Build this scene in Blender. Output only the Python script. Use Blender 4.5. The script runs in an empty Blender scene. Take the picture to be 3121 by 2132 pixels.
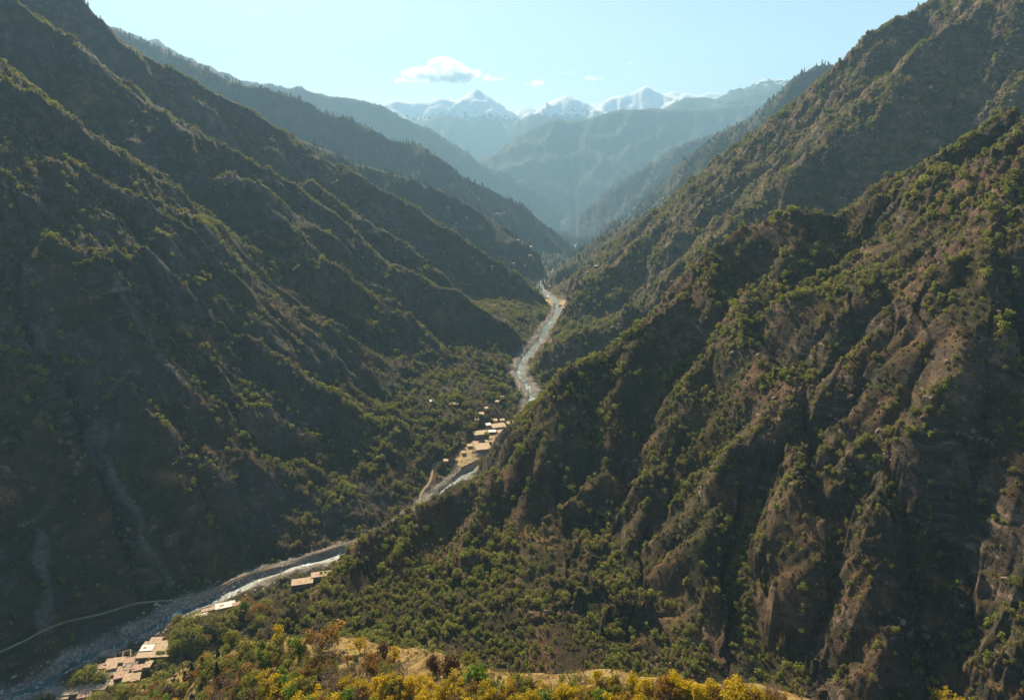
import bpy, math, random
import numpy as np
from mathutils import Vector, Matrix

random.seed(7)
rng = np.random.default_rng(11)
sc = bpy.context.scene
COL = sc.collection

# ------------------------------------------------------------------ camera
CAM_Z = 450.0
PITCH = math.radians(15.8)
cam_d = bpy.data.cameras.new("camera")
cam = bpy.data.objects.new("camera", cam_d)
COL.objects.link(cam)
cam.location = (0, 0, CAM_Z)
cam.rotation_euler = (math.pi / 2 - PITCH, 0, 0)
cam_d.sensor_width = 36.0
cam_d.lens = 36.0 * 1570.0 / 2324.0
cam_d.clip_start = 1.0
cam_d.clip_end = 120000.0
sc.camera = cam

# ------------------------------------------------------------------ sky, sun, exposure
SUN_AZ = math.radians(-19.0)      # clockwise from +Y, so the sun stands ahead and to the left
SUN_EL = math.radians(33.0)
world = bpy.data.worlds.new("World")
sc.world = world
world.use_nodes = True
wn = world.node_tree.nodes
wl = world.node_tree.links
wn.clear()
sky = wn.new("ShaderNodeTexSky")
sky.sky_type = 'NISHITA'
sky.sun_disc = False
sky.sun_elevation = SUN_EL
sky.sun_rotation = SUN_AZ
sky.altitude = 1800
sky.air_density = 1.0
sky.dust_density = 2.0
sky.ozone_density = 1.0
bg = wn.new("ShaderNodeBackground")
bg.inputs["Strength"].default_value = 0.05
wo = wn.new("ShaderNodeOutputWorld")
wl.new(sky.outputs[0], bg.inputs[0])
wl.new(bg.outputs[0], wo.inputs[0])

sun_d = bpy.data.lights.new("sun", 'SUN')
sun_d.energy = 5.0
sun_d.angle = math.radians(0.5)
sun_d.color = (1.0, 0.83, 0.56)
sun = bpy.data.objects.new("sun", sun_d)
COL.objects.link(sun)
to_sun = Vector((math.sin(SUN_AZ) * math.cos(SUN_EL), math.cos(SUN_AZ) * math.cos(SUN_EL), math.sin(SUN_EL)))
sun.rotation_euler = to_sun.to_track_quat('Z', 'Y').to_euler()
sun.location = to_sun * 9000

sc.view_settings.view_transform = 'Standard'
sc.view_settings.look = 'None'
sc.view_settings.exposure = 1.38
sc.view_settings.gamma = 1.0
sc.view_settings.use_curve_mapping = False
sc.cycles.volume_bounces = 1

HAZE_DENSITY = 0.47e-4
HAZE_COLOR = (0.40, 0.70, 1.0, 1)
HAZE_ANISO = 0.15

# ------------------------------------------------------------------ small helpers
SP, CP = math.sin(PITCH), math.cos(PITCH)


def ray(px, py):
    """direction of a sight line, scaled to one metre of northing"""
    a = (px - 1162.0) / 1570.0
    u = (794.0 - py) / 1570.0
    return a / (CP + u * SP), (-SP + u * CP) / (CP + u * SP)


def at(px, py, Y):
    a, s = ray(px, py)
    return (a * Y, Y, CAM_Z + s * Y)


def tag(o, label=None, cat=None, group=None, kind=None):
    if label: o['label'] = label
    if cat: o['category'] = cat
    if group: o['group'] = group
    if kind: o['kind'] = kind
    return o


def link(o, parent=None):
    COL.objects.link(o)
    if parent is not None:
        o.parent = parent
    return o


def mesh_np(name, V, F, mat=None, smooth=False, mats=None, midx=None):
    """mesh from numpy arrays, F is (n,3) or (n,4)"""
    me = bpy.data.meshes.new(name)
    V = np.asarray(V, dtype=np.float32)
    F = np.asarray(F, dtype=np.int32)
    n, k = F.shape
    me.vertices.add(len(V))
    me.vertices.foreach_set("co", V.ravel())
    me.loops.add(n * k)
    me.loops.foreach_set("vertex_index", F.ravel())
    me.polygons.add(n)
    me.polygons.foreach_set("loop_start", np.arange(0, n * k, k, dtype=np.int32))
    me.polygons.foreach_set("loop_total", np.full(n, k, dtype=np.int32))
    if mats:
        for m in mats: me.materials.append(m)
        if midx is not None:
            me.polygons.foreach_set("material_index", np.asarray(midx, dtype=np.int32))
    elif mat:
        me.materials.append(mat)
    me.polygons.foreach_set("use_smooth", np.full(n, smooth, dtype=bool))
    me.update(calc_edges=True)
    return me


# ------------------------------------------------------------------ noise
_perm = np.random.default_rng(3).permutation(4096).astype(np.int32)
_ang = np.random.default_rng(4).random(4096) * 2 * np.pi
_gx, _gy = np.cos(_ang).astype(np.float32), np.sin(_ang).astype(np.float32)


def perlin(x, y, seed=0):
    xi = np.floor(x).astype(np.int32); yi = np.floor(y).astype(np.int32)
    xf = (x - xi).astype(np.float32); yf = (y - yi).astype(np.float32)
    u = xf * xf * xf * (xf * (xf * 6 - 15) + 10)
    v = yf * yf * yf * (yf * (yf * 6 - 15) + 10)
    def g(ix, iy, fx, fy):
        h = _perm[(_perm[(ix + seed * 37) & 4095] + iy) & 4095]
        return _gx[h] * fx + _gy[h] * fy
    a = g(xi, yi, xf, yf); b = g(xi + 1, yi, xf - 1, yf)
    c = g(xi, yi + 1, xf, yf - 1); d = g(xi + 1, yi + 1, xf - 1, yf - 1)
    return (a + u * (b - a) + v * ((c + u * (d - c)) - (a + u * (b - a)))) * 1.4


def fbm(x, y, octaves=5, seed=0, gain=0.5):
    s = 0; a = 1.0; f = 1.0
    for i in range(octaves):
        s = s + a * perlin(x * f + 13.7 * i, y * f - 7.3 * i, seed + i)
        a *= gain; f *= 2.03
    return s


def ridged(x, y, octaves=5, seed=0, gain=0.5):
    s = 0; a = 1.0; f = 1.0; w = 1.0
    for i in range(octaves):
        n = 1 - np.abs(perlin(x * f + 3.1 * i, y * f + 5.9 * i, seed + i)) * 1.6
        n = n * np.abs(n)
        s = s + a * n * w
        w = np.clip(n * 1.5, 0, 1)
        a *= gain; f *= 2.07
    return s


def sstep(a, b, x):
    t = np.clip((x - a) / (b - a), 0, 1)
    return t * t * (3 - 2 * t)


# ------------------------------------------------------------------ the lie of the land
def Zr(Y):
    """river level at a northing"""
    Y = np.asarray(Y, dtype=float)
    z = np.where(Y < 1700, 0.027 * (Y - 550.0), 31.0 - 0.085 * (Y - 1700.0))
    return float(z) if z.ndim == 0 else z


def river_pt(px, py):
    a, s = ray(px, py)
    Y = solve_valley(s)
    return (a * Y, Y, Zr(Y))


def solve_valley(s, lift=0.0):
    lo, hi = 100.0, 8000.0
    for _ in range(60):
        mid = (lo + hi) / 2
        if CAM_Z + s * mid > Zr(mid) + lift: lo = mid
        else: hi = mid
    return lo


RIVER_PX = [(-420, 1800), (-200, 1700), (-60, 1625), (35, 1576), (106, 1551), (159, 1509), (247, 1470), (317, 1438),
            (388, 1399), (460, 1370), (529, 1343), (599, 1311), (670, 1287), (740, 1272), (819, 1244), (900, 1205),
            (970, 1150), (1020, 1105), (1075, 1062), (1130, 1025), (1165, 990), (1192, 960), (1205, 930), (1208, 900),
            (1195, 872), (1178, 850), (1183, 825), (1203, 800), (1225, 772), (1238, 745), (1262, 715), (1268, 692),
            (1240, 668), (1222, 650), (1252, 618), (1288, 596), (1297, 584), (1301, 568)]
RIVER = [river_pt(*p) for p in RIVER_PX] + [(680, 7400, Zr(7400)), (850, 9600, Zr(9600)), (1060, 12000, Zr(12000)), (1100, 13500, Zr(13500))]

RIDGES = []


def R(key, pts, near, far=None, r0=8.0):
    out = []
    Yl = None
    for p in pts:
        if len(p) == 3: Yl = float(np.interp(p[2], [0, 1700, 2200, 2480, 2900, 3000, 3350, 3500, 4200, 5400, 6570, 9000, 10875], [0, 1700, 2680, 3350, 4900, 5300, 8500, 9000, 12000, 15000, 18500, 23500, 27000]))
        out.append(at(p[0], p[1], Yl))
    RIDGES.append(dict(key=key, P=np.array(out, dtype=np.float32), near=near, far=far or near, r0=r0))
    return RIDGES[-1]


# left side, near to far
R('left_near', [(-900, -500, 1150), (-400, -130, 1160), (-180, 50, 1170), (0, 190, 1180), (166, 317, 1180), (226, 359, 1175), (324, 437, 1170), (371, 481, 1165),
                (427, 520, 1160), (492, 585, 1160), (551, 635, 1160), (640, 684, 1160), (745, 737, 1165), (790, 768, 1170),
                (849, 811, 1175), (915, 860, 1180), (974, 890, 1185), (1030, 906, 1190), (1079, 928, 1190)], 0.86, 0.9)
R('left_near', [(272, 546, 1060), (305, 576, 1045), (354, 602, 1030), (394, 635, 1020), (443, 661, 1010), (512, 720, 1000), (558, 750, 995),
                (614, 786, 990), (670, 825, 985), (745, 865, 975), (794, 919, 965), (849, 965, 955), (930, 1020, 945), (975, 1055, 940)], 0.85, 0.95)
R('left_near', [(305, 750, 930), (361, 776, 915), (410, 848, 890), (459, 891, 880), (512, 914, 875), (558, 950, 870), (607, 980, 865),
                (656, 1013, 860), (706, 1049, 855), (745, 1082, 850), (830, 1120, 840), (900, 1160, 830), (930, 1178, 825)], 0.75, 0.9)
R('left_near', [(560, 690, 1100), (646, 752, 1090), (718, 805, 1080), (784, 850, 1070), (833, 900, 1060), (900, 960, 1040), (960, 1000, 1020)], 0.8, 0.9)
R('left_near', [(-300, 500, 900), (0, 660, 850), (100, 850, 790), (200, 1010, 740), (300, 1180, 700), (380, 1300, 665)], 0.72, 0.8)
R('left_near', [(-500, 850, 760), (-200, 1100, 690), (-60, 1300, 640), (40, 1440, 600)], 0.72, 0.8)
R('left_mid', [(520, 385, 1490), (574, 415, 1470), (604, 451, 1450), (669, 512, 1430), (705, 565, 1410), (751, 594, 1400), (803, 634, 1390),
               (849, 677, 1370), (889, 722, 1350), (941, 765, 1340), (997, 808, 1320), (1046, 850, 1300), (1096, 877, 1280), (1135, 906, 1270)], 0.85, 0.9)
R('left_mid', [(-100, -100, 1680), (150, 80, 1640), (292, 197, 1600), (352, 247, 1600), (451, 292, 1600), (504, 324, 1600), (599, 380, 1600), (652, 409, 1600),
               (722, 465, 1590), (764, 512, 1580), (817, 549, 1575), (866, 581, 1570), (960, 635, 1560), (1030, 657, 1560), (1096, 703, 1540),
               (1145, 749, 1520), (1180, 795, 1510)], 0.85, 0.95)
R('left_mid', [(700, 405, 1740), (784, 466, 1720), (840, 506, 1710), (899, 535, 1700), (971, 598, 1680), (1030, 650, 1660)], 0.85, 0.95)
R('left_high', [(-1200, -900, 1900), (-400, -500, 1950), (0, -160, 1950), (150, -30, 1950), (187, 0), (211, 24), (225, 48), (247, 76)], 1.35, 1.4)
R('left_high', [(247, 78, 1950), (289, 99), (352, 136), (388, 152), (433, 176),
                (493, 211), (564, 247), (634, 289), (705, 335), (761, 370), (819, 398, 1950), (899, 447), (941, 466, 1940), (981, 496, 1930),
                (1046, 532, 1920), (1112, 578, 1910), (1145, 601, 1900), (1178, 634, 1890), (1210, 660, 1880), (1262, 697, 1870)], 0.85, 0.9)
R('left_brown', [(500, 240, 2550), (745, 339, 2450), (793, 363), (865, 387), (937, 406), (1009, 435, 2430), (1057, 459), (1105, 497, 2400), (1180, 560, 2400),
                 (1230, 590, 2450), (1280, 600, 2480)], 0.7, 0.8)
R('left_blue', [(250, 60, 3100), (539, 187, 3000), (599, 197), (669, 218), (719, 243), (758, 260), (793, 267), (841, 296), (889, 315), (937, 324), (971, 348, 2950),
                (1014, 368), (1057, 401), (1105, 425), (1153, 449), (1192, 483), (1220, 512, 2900), (1260, 550, 2870), (1290, 577, 2850)], 0.8, 0.9)
R('left_far', [(-600, -300, 4300), (0, -50, 4200), (235, 52, 4200), (300, 75), (335, 92), (352, 88), (367, 100), (410, 122), (480, 150), (560, 185), (620, 190), (665, 200), (680, 196), (700, 206), (745, 216),
               (836, 228), (889, 250), (918, 267), (946, 281), (980, 293), (1014, 315), (1052, 339), (1081, 363), (1120, 382), (1153, 394),
               (1187, 421), (1225, 435), (1254, 454), (1273, 483), (1302, 500, 4000)], 0.8, 0.8)
# right side
R('right_low', [(1206, 655, 2170), (1252, 622, 2200), (1289, 602, 2220), (1321, 586, 2240), (1371, 559, 2260), (1436, 520, 2280),
                (1520, 470, 2300), (1620, 390, 2300), (1700, 320, 2300)], 0.6, 0.8)
R('right_high', [(1252, 745, 1690), (1282, 710, 1700), (1305, 681, 1720), (1338, 645, 1740), (1371, 609, 1760), (1403, 586, 1780), (1436, 559, 1800),
                 (1469, 530, 1820), (1528, 494, 1850), (1581, 464, 1870), (1642, 394, 1900), (1688, 349, 1920), (1721, 326), (1751, 296),
                 (1804, 247), (1834, 225), (1875, 191), (1894, 199), (1924, 161), (1939, 139), (1965, 97), (1988, 75), (2029, 45), (2108, 0, 1950),
                 (2324, -150, 1950), (2700, -400, 1900), (3400, -700, 1900)], 0.85, 0.95)
R('right_mid', [(2900, -400, 1850), (2324, -60, 1800), (2149, 71, 1780), (2062, 139, 1760), (2014, 176), (1957, 225, 1740), (1901, 285, 1720), (1841, 338, 1690),
                (1800, 375, 1670), (1751, 439, 1640), (1702, 475, 1620), (1650, 513, 1580), (1613, 536, 1550), (1587, 586, 1510),
                (1530, 640, 1470), (1450, 690, 1430), (1370, 730, 1390), (1300, 770, 1350)], 0.95, 0.95)
R('right_near', [(3400, -300, 780), (2700, 0, 800), (2324, 232, 840), (2258, 285, 845), (2119, 360, 850), (1988, 431, 860), (1909, 469, 870), (1800, 482, 890), (1687, 503, 910),
                 (1613, 566, 890), (1574, 648, 860), (1535, 704, 830), (1449, 769, 800), (1371, 806, 780), (1300, 815, 765),
                 (1285, 868, 755), (1283, 925, 745), (1280, 975, 730), (1248, 1033, 710), (1198, 1066, 690), (1106, 1068, 665),
                 (1040, 1090, 640), (948, 1148, 600), (850, 1228, 550), (750, 1328, 500), (650, 1386, 462), (590, 1438, 440), (530, 1500, 425), (490, 1540, 415)], 0.78, 0.95)
R('right_rock', [(1320, 577, 2850), (1380, 550, 2880), (1440, 512, 2900), (1495, 474, 2920), (1502, 448, 2930), (1548, 402, 2950), (1579, 371, 2950), (1601, 337),
                 (1657, 285), (1706, 262), (1732, 251), (1762, 235), (1800, 190), (1812, 167), (1826, 161), (1855, 147), (1882, 142), (1915, 150), (1946, 133), (2100, 30)], 0.9, 1.0)
R('right_cliff', [(1270, 540, 3350), (1305, 504, 3400), (1341, 469, 3450), (1408, 430), (1418, 406), (1472, 372), (1533, 336), (1571, 317, 3500), (1640, 300), (1800, 200)], 0.9, 0.9)
R('blue_mountain', [(1020, 470, 5200), (1086, 361, 5400), (1143, 336), (1201, 305), (1244, 271), (1262, 268), (1283, 274), (1341, 267), (1384, 252), (1442, 245), (1514, 247),
                    (1600, 247), (1700, 235), (1900, 190)], 0.62, 0.7)
R('far_ridge', [(1450, 262, 6570), (1509, 243, 6570), (1562, 219), (1624, 223), (1682, 204), (1735, 178), (1802, 180), (1900, 190), (2100, 100)], 0.5)
R('far_ridge', [(1540, 262, 5760), (1600, 250, 5760), (1665, 225), (1720, 208), (1768, 196), (1830, 190), (2000, 150)], 0.5)
R('snow', [(700, 300, 9000), (800, 268), (870, 233), (898, 226), (937, 231), (975, 228), (1002, 219), (1033, 228), (1060, 213), (1081, 200), (1098, 211), (1120, 229), (1163, 252), (1196, 270), (1240, 310)], 0.72)
R('foothill', [(940, 280, 8100), (1000, 258, 8100), (1040, 262), (1090, 290), (1130, 330), (1180, 380)], 0.6)
R('snow', [(1170, 290, 8250), (1196, 268, 8250), (1249, 231), (1288, 215), (1321, 228), (1350, 246), (1400, 262), (1450, 280)], 0.6)
R('snow', [(1320, 262, 8850), (1350, 243, 8850), (1394, 219), (1432, 209), (1450, 201), (1466, 194), (1482, 204), (1494, 207), (1533, 221), (1600, 243), (1700, 260)], 0.6)
R('snow', [(1100, 275, 10875), (1160, 258, 10875), (1200, 242), (1230, 250), (1340, 245), (1360, 232), (1400, 228), (1500, 215), (1530, 206), (1566, 214), (1590, 214), (1608, 208), (1625, 211), (1640, 208), (1680, 215), (1750, 215), (1900, 225)], 0.5)
# the hill under the camera
R('home_hill', [(1950, 1660, 150), (1750, 1612, 162), (1400, 1576, 175), (1160, 1565, 190), (1000, 1530, 215), (850, 1490, 245), (750, 1465, 265), (650, 1452, 290),
                (550, 1480, 320), (450, 1515, 350), (380, 1545, 380), (300, 1580, 400)], 0.28, 0.95, 12.0)
HOME = len(RIDGES) - 1


def eval_ridges(x, y, ids=None):
    """height, ridge id, distance off the crest and place along it, at every point"""
    shape = x.shape
    x = x.ravel().astype(np.float32); y = y.ravel().astype(np.float32)
    H = np.full(x.shape, -1e9, np.float32)
    ID = np.zeros(x.shape, np.int16)
    D = np.zeros(x.shape, np.float32); S = np.zeros(x.shape, np.float32)
    bankside = river_dist(x, y, side=True)
    for k in (ids if ids is not None else range(len(RIDGES))):
        r = RIDGES[k]
        P = r['P']
        m = (y > P[:, 1].min() - 2600) & (y < P[:, 1].max() + 2600) if P[:, 1].max() < 1300 else np.ones(x.shape, bool)
        idx = np.nonzero(m)[0]
        if not len(idx): continue
        xx = x[idx]; yy = y[idx]
        h = np.full(xx.shape, -1e9, np.float32); dd = np.zeros_like(h); ss = np.zeros_like(h)
        s0 = 0.0
        for i in range(len(P) - 1):
            ax, ay, az = P[i]; bx, by, bz = P[i + 1]
            ex, ey = bx - ax, by - ay
            L2 = ex * ex + ey * ey + 1e-6
            L = math.sqrt(L2)
            t = np.clip(((xx - ax) * ex + (yy - ay) * ey) / L2, 0, 1)
            qx = xx - (ax + t * ex); qy = yy - (ay + t * ey)
            d = np.sqrt(qx * qx + qy * qy)
            # side of the crest away from (far) or towards (near) the camera
            toward = -(qx * ax + qy * ay) / (np.float32(math.hypot(ax, ay)) * (d + 1))
            near_ = r['near'] if r['key'] != 'home_hill' else r['near'] + 0.6 * sstep(70, 190, -xx)
            sl = r['far'] + (near_ - r['far']) * np.clip(toward * 1.5 + 0.5, 0, 1)
            if r['key'] == 'right_near': sl = sl + 0.55 * np.clip(-qx / (d + 1), 0, 1) * np.float32(1 if ax < 420 else 0)   # its river side is a cliff
            r0 = r['r0']
            z = az + t * (bz - az) - sl * (np.sqrt(d * d + r0 * r0) - r0)
            better = z > h
            h = np.where(better, z, h)
            dd = np.where(better, d, dd)
            ss = np.where(better, s0 + t * L, ss)
            s0 += L
        if r['key'].startswith('right') or r['key'].startswith('left'):
            # a mountain stops at the river: its foot never climbs the other bank
            over = bankside[idx] * (-1 if r['key'].startswith('right') else 1)
            h = h - np.where(yy < 13500, 2.2 * np.clip(over, 0, None), 0)
        b = h > H[idx]
        ii = idx[b]
        H[ii] = h[b]; ID[ii] = k; D[ii] = dd[b]; S[ii] = ss[b]
    return H.reshape(shape), ID.reshape(shape), D.reshape(shape), S.reshape(shape)


_RV = np.array(RIVER, dtype=np.float32)


def river_dist(x, y, side=False):
    shape = x.shape
    x = x.ravel(); y = y.ravel()
    best = np.full(x.shape, 1e9, np.float32); zz = np.zeros_like(best); sg = np.zeros_like(best)
    for i in range(len(_RV) - 1):
        ax, ay, az = _RV[i]; bx, by, bz = _RV[i + 1]
        ex, ey = bx - ax, by - ay
        t = np.clip(((x - ax) * ex + (y - ay) * ey) / (ex * ex + ey * ey), 0, 1)
        d = np.hypot(x - (ax + t * ex), y - (ay + t * ey))
        b = d < best
        best = np.where(b, d, best); zz = np.where(b, az + t * (bz - az), zz)
        if side:
            sg = np.where(b, np.sign((x - ax) * ey - (y - ay) * ex), sg)     # + on the right bank
    if side: return (best * sg).reshape(shape)
    return best.reshape(shape), zz.reshape(shape)


# spurs that run down the big face on the right towards the camera: laid on that face, then raised
def drape(key, pts, lift, near, far, r0=6.0, base='right_near'):
    ids = [i for i, r in enumerate(RIDGES) if r['key'] == base]
    Ys = np.linspace(150, 1400, 900).astype(np.float32)
    out = []
    n = len(pts)
    for j, p in enumerate(pts):
        a, s = ray(*p[:2])
        h, _, _, _ = eval_ridges(a * Ys, Ys, ids)
        lf = p[2] if len(p) > 2 else lift
        hit = np.nonzero(h + lf >= CAM_Z + s * Ys)[0]
        k = hit[0] if len(hit) else 0
        out.append((a * Ys[k], Ys[k], CAM_Z + s * Ys[k]))
    RIDGES.append(dict(key=key, P=np.array(out, dtype=np.float32), near=near, far=far, r0=r0))


_spurs = [
    ([(1574, 640, 2), (1470, 770, 12), (1400, 900), (1385, 1050), (1270, 1170), (1230, 1300), (1120, 1400)], 17),
    ([(1720, 640, 4), (1700, 760), (1780, 860), (1690, 960), (1640, 1060)], 15),
    ([(1640, 1140, 6), (1590, 1230), (1630, 1320), (1570, 1400), (1600, 1480)], 20),
    ([(1960, 600, 8), (1990, 720), (1900, 820)], 14),
    ([(2060, 940, 6), (2000, 1050, 14), (1990, 1130, 20), (1962, 1240), (1980, 1330), (2010, 1410), (1965, 1490)], 22),
    ([(2324, 260, 2), (2280, 460, 12), (2240, 640), (2300, 820), (2290, 1000), (2330, 1200), (2335, 1400)], 20),
    ([(1225, 960, 2), (1150, 1100, 12), (1060, 1240), (960, 1340), (900, 1440)], 14),
    ([(948, 1150, 2), (905, 1270, 16), (860, 1370, 18), (840, 1460, 10)], 16),
    ([(1106, 1072, 2), (1065, 1180, 18), (1010, 1290, 20), (985, 1400, 14)], 18),
    ([(800, 1264, 2), (760, 1360, 14), (700, 1440, 10)], 14),
    ([(1250, 1010, 4), (1180, 1160, 18), (1130, 1290, 20), (1090, 1420, 14)], 18),
    ([(2130, 640, 6), (2170, 780, 14), (2120, 900)], 12),
    ([(1820, 960, 4), (1800, 1100, 12), (1860, 1240, 12)], 12),
    ([(1480, 1130, 4), (1430, 1240, 12), (1450, 1350, 12), (1370, 1460, 12)], 13),
]
for pts, lf in _spurs:
    drape('right_near', pts, lf, 0.85, 0.85)


KEYS = [r['key'] for r in RIDGES]
SNOWIDS = [i for i, k in enumerate(KEYS) if k == 'snow']
LEFTN = [i for i, k in enumerate(KEYS) if k == 'left_near']


def broad(x, y):
    """the mountains before erosion: ridges with wandering crests and medium relief"""
    x = x.astype(np.float32); y = y.astype(np.float32)
    r = np.hypot(x, y)
    far = sstep(2600, 5000, r); vfar = sstep(16000, 19500, r)
    amp = (6 + 12 * sstep(200, 1200, r)) * (1 + 1.0 * far)
    wx = fbm(x / 230, y / 230, 3, 21); wy = fbm(x / 230, y / 230, 3, 31)
    k2 = 52.0
    wx2 = fbm(x / k2, y / k2, 2, 41); wy2 = fbm(x / k2, y / k2, 2, 51)
    xw = x + wx * amp + wx2 * 7; yw = y + wy * amp + wy2 * 7
    bigx = fbm(x / 900, y / 900, 3, 22) * 45 * vfar; bigy = fbm(x / 900, y / 900, 3, 23) * 45 * vfar
    H, ID, D, S = eval_ridges(xw + bigx, yw + bigy)
    home = (ID == HOME)
    hk = np.where(home, 0.2, 1.0)
    off = 0.3 + 0.7 * sstep(0, 70, D)
    H = H + (ridged(x / 170, y / 170, 4, 81, 0.52) - 0.9) * 17 * off * hk * (1 - far)
    H = H + fbm(x / 75, y / 75, 3, 85) * 7 * off * hk * (1 - far)
    H = H + fbm(x / 330, y / 330, 3, 83) * 20 * sstep(10, 160, D) * hk * (1 - far)
    # middle distance and far ranges get relief of their own size
    H = H + (ridged(x / 760, y / 760, 6, 86, 0.52) - 0.9) * 105 * sstep(10, 500, D) * far * (1 - vfar)
    H = H + (ridged(x / 2400, y / 2400, 6, 87, 0.55) - 0.8) * 430 * sstep(80, 1900, D) * vfar + (ridged(x / 820, y / 820, 5, 88, 0.58) - 0.9) * 95 * sstep(20, 800, D) * vfar
    rd, zr = river_dist(x, y)
    wbed = 5.0 + 4 * fbm(x / 45, y / 45, 2, 141) + 3.5 * sstep(900, 1800, y)
    bank = np.clip(rd - wbed, 0, None)
    gorge = np.clip(bank - 20 + 14 * fbm(x / 50, y / 50, 3, 143), 0, None)
    side_gorge = (river_dist(x, y, side=True) > 0) * (1 - sstep(620, 760, y))       # the ravine that joins from the right lies deep
    cap = 26 - 19 * side_gorge
    floor = zr + 1.5 + bank * (0.06 - 0.035 * side_gorge) + cap * (1 - np.exp(-gorge * 0.5 / cap))
    blend = sstep(2, 40, bank)
    G = floor + np.clip(H - floor, 0, None) * blend
    m = H - floor
    G = np.where((m < 20) & (m > -20) & (bank > 40), floor + (m + 20) ** 2 / 80, G)
    return G, ID, rd, D, zr, wbed


# ---- running water cuts gullies: priority flood, drainage area, stream power, on a 6 m grid of the near valley
EX0, EX1, EY0, EY1, EC = -1560, 1380, 220, 2740, 6.0


def erode():
    import heapq
    xs = np.arange(EX0, EX1, EC); ys = np.arange(EY0, EY1, EC)
    X, Y = np.meshgrid(xs, ys)
    G, ID, rd, D, zr, wb = broad(X, Y)
    h = G.astype(np.float64).copy()
    h += fbm(X / 26, Y / 26, 3, 171) * 2.2
    ny_, nx_ = h.shape; N = ny_ * nx_
    offs = [(-1, -1), (-1, 0), (-1, 1), (0, -1), (0, 1), (1, -1), (1, 0), (1, 1)]
    dst = np.array([1.414, 1, 1.414, 1, 1, 1.414, 1, 1.414]) * EC
    river = (rd < wb + 2)
    homem = (ID == HOME)
    jit = np.random.default_rng(9)
    for it in range(9):
        # fill pits a little so that water always finds a way out
        if it % 3 == 0:
            H_ = h.ravel().tolist(); done = bytearray(N); hp = []
            for i in list(range(nx_)) + list(range(N - nx_, N)) + list(range(0, N, nx_)) + list(range(nx_ - 1, N, nx_)):
                if not done[i]: done[i] = 1; hp.append((H_[i], i))
            rv = np.nonzero(river.ravel())[0].tolist()
            for i in rv:
                if not done[i]: done[i] = 1; hp.append((H_[i], i))
            heapq.heapify(hp)
            nb = [a * nx_ + b for a, b in offs]
            pop, push = heapq.heappop, heapq.heappush
            while hp:
                z, i = pop(hp)
                for o in nb:
                    j = i + o
                    if 0 <= j < N and not done[j]:
                        done[j] = 1
                        if H_[j] <= z: H_[j] = z + 0.02
                        push(hp, (H_[j], j))
            h = np.array(H_).reshape(ny_, nx_)
        P = np.pad(h, 1, mode='edge')
        best = np.zeros_like(h); rec = np.arange(N).reshape(ny_, nx_).copy(); dd = np.full(h.shape, EC)
        for (a, b), dl in zip(offs, dst):
            sl = (h - P[1 + a:1 + a + ny_, 1 + b:1 + b + nx_]) / dl * (1 + 0.12 * (jit.random(h.shape) - .5))
            m = sl > best
            best = np.where(m, sl, best); dd = np.where(m, dl, dd)
            rec = np.where(m, np.arange(N).reshape(ny_, nx_) + a * nx_ + b, rec)
        order = np.argsort(-h.ravel(), kind='stable').tolist()
        rc = np.clip(rec.ravel(), 0, N - 1).tolist()
        acc = [1.0] * N
        for i in order:
            j = rc[i]
            if j != i: acc[j] += acc[i]
        A = np.array(acc).reshape(ny_, nx_)
        cut = 0.22 * np.minimum(A, 4000) ** 0.45 * np.minimum(best, 1.6)
        cut = np.minimum(cut, 0.75 * best * dd)
        cut[river] = 0
        cut = np.where(homem, cut * 0.15, cut)
        h = h - cut
        # slopes relax
        P = np.pad(h, 1, mode='edge')
        lap = (P[:-2, 1:-1] + P[2:, 1:-1] + P[1:-1, :-2] + P[1:-1, 2:]) / 4 - h
        h = h + 0.16 * lap
    dz = h - G
    dz = dz - np.clip(dz.mean(), -2, 2)
    # lift the interfluves back so the crests stay where they were
    return dz.astype(np.float32), np.log(A).astype(np.float32)


ERO, ACC = erode()


def bil(F, x, y):
    i = np.clip((x - EX0) / EC, 0, F.shape[1] - 1.001); j = np.clip((y - EY0) / EC, 0, F.shape[0] - 1.001)
    i0 = i.astype(np.int32); j0 = j.astype(np.int32); u = i - i0; v = j - j0
    return F[j0, i0] * (1 - u) * (1 - v) + F[j0, i0 + 1] * u * (1 - v) + F[j0 + 1, i0] * (1 - u) * v + F[j0 + 1, i0 + 1] * u * v


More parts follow.
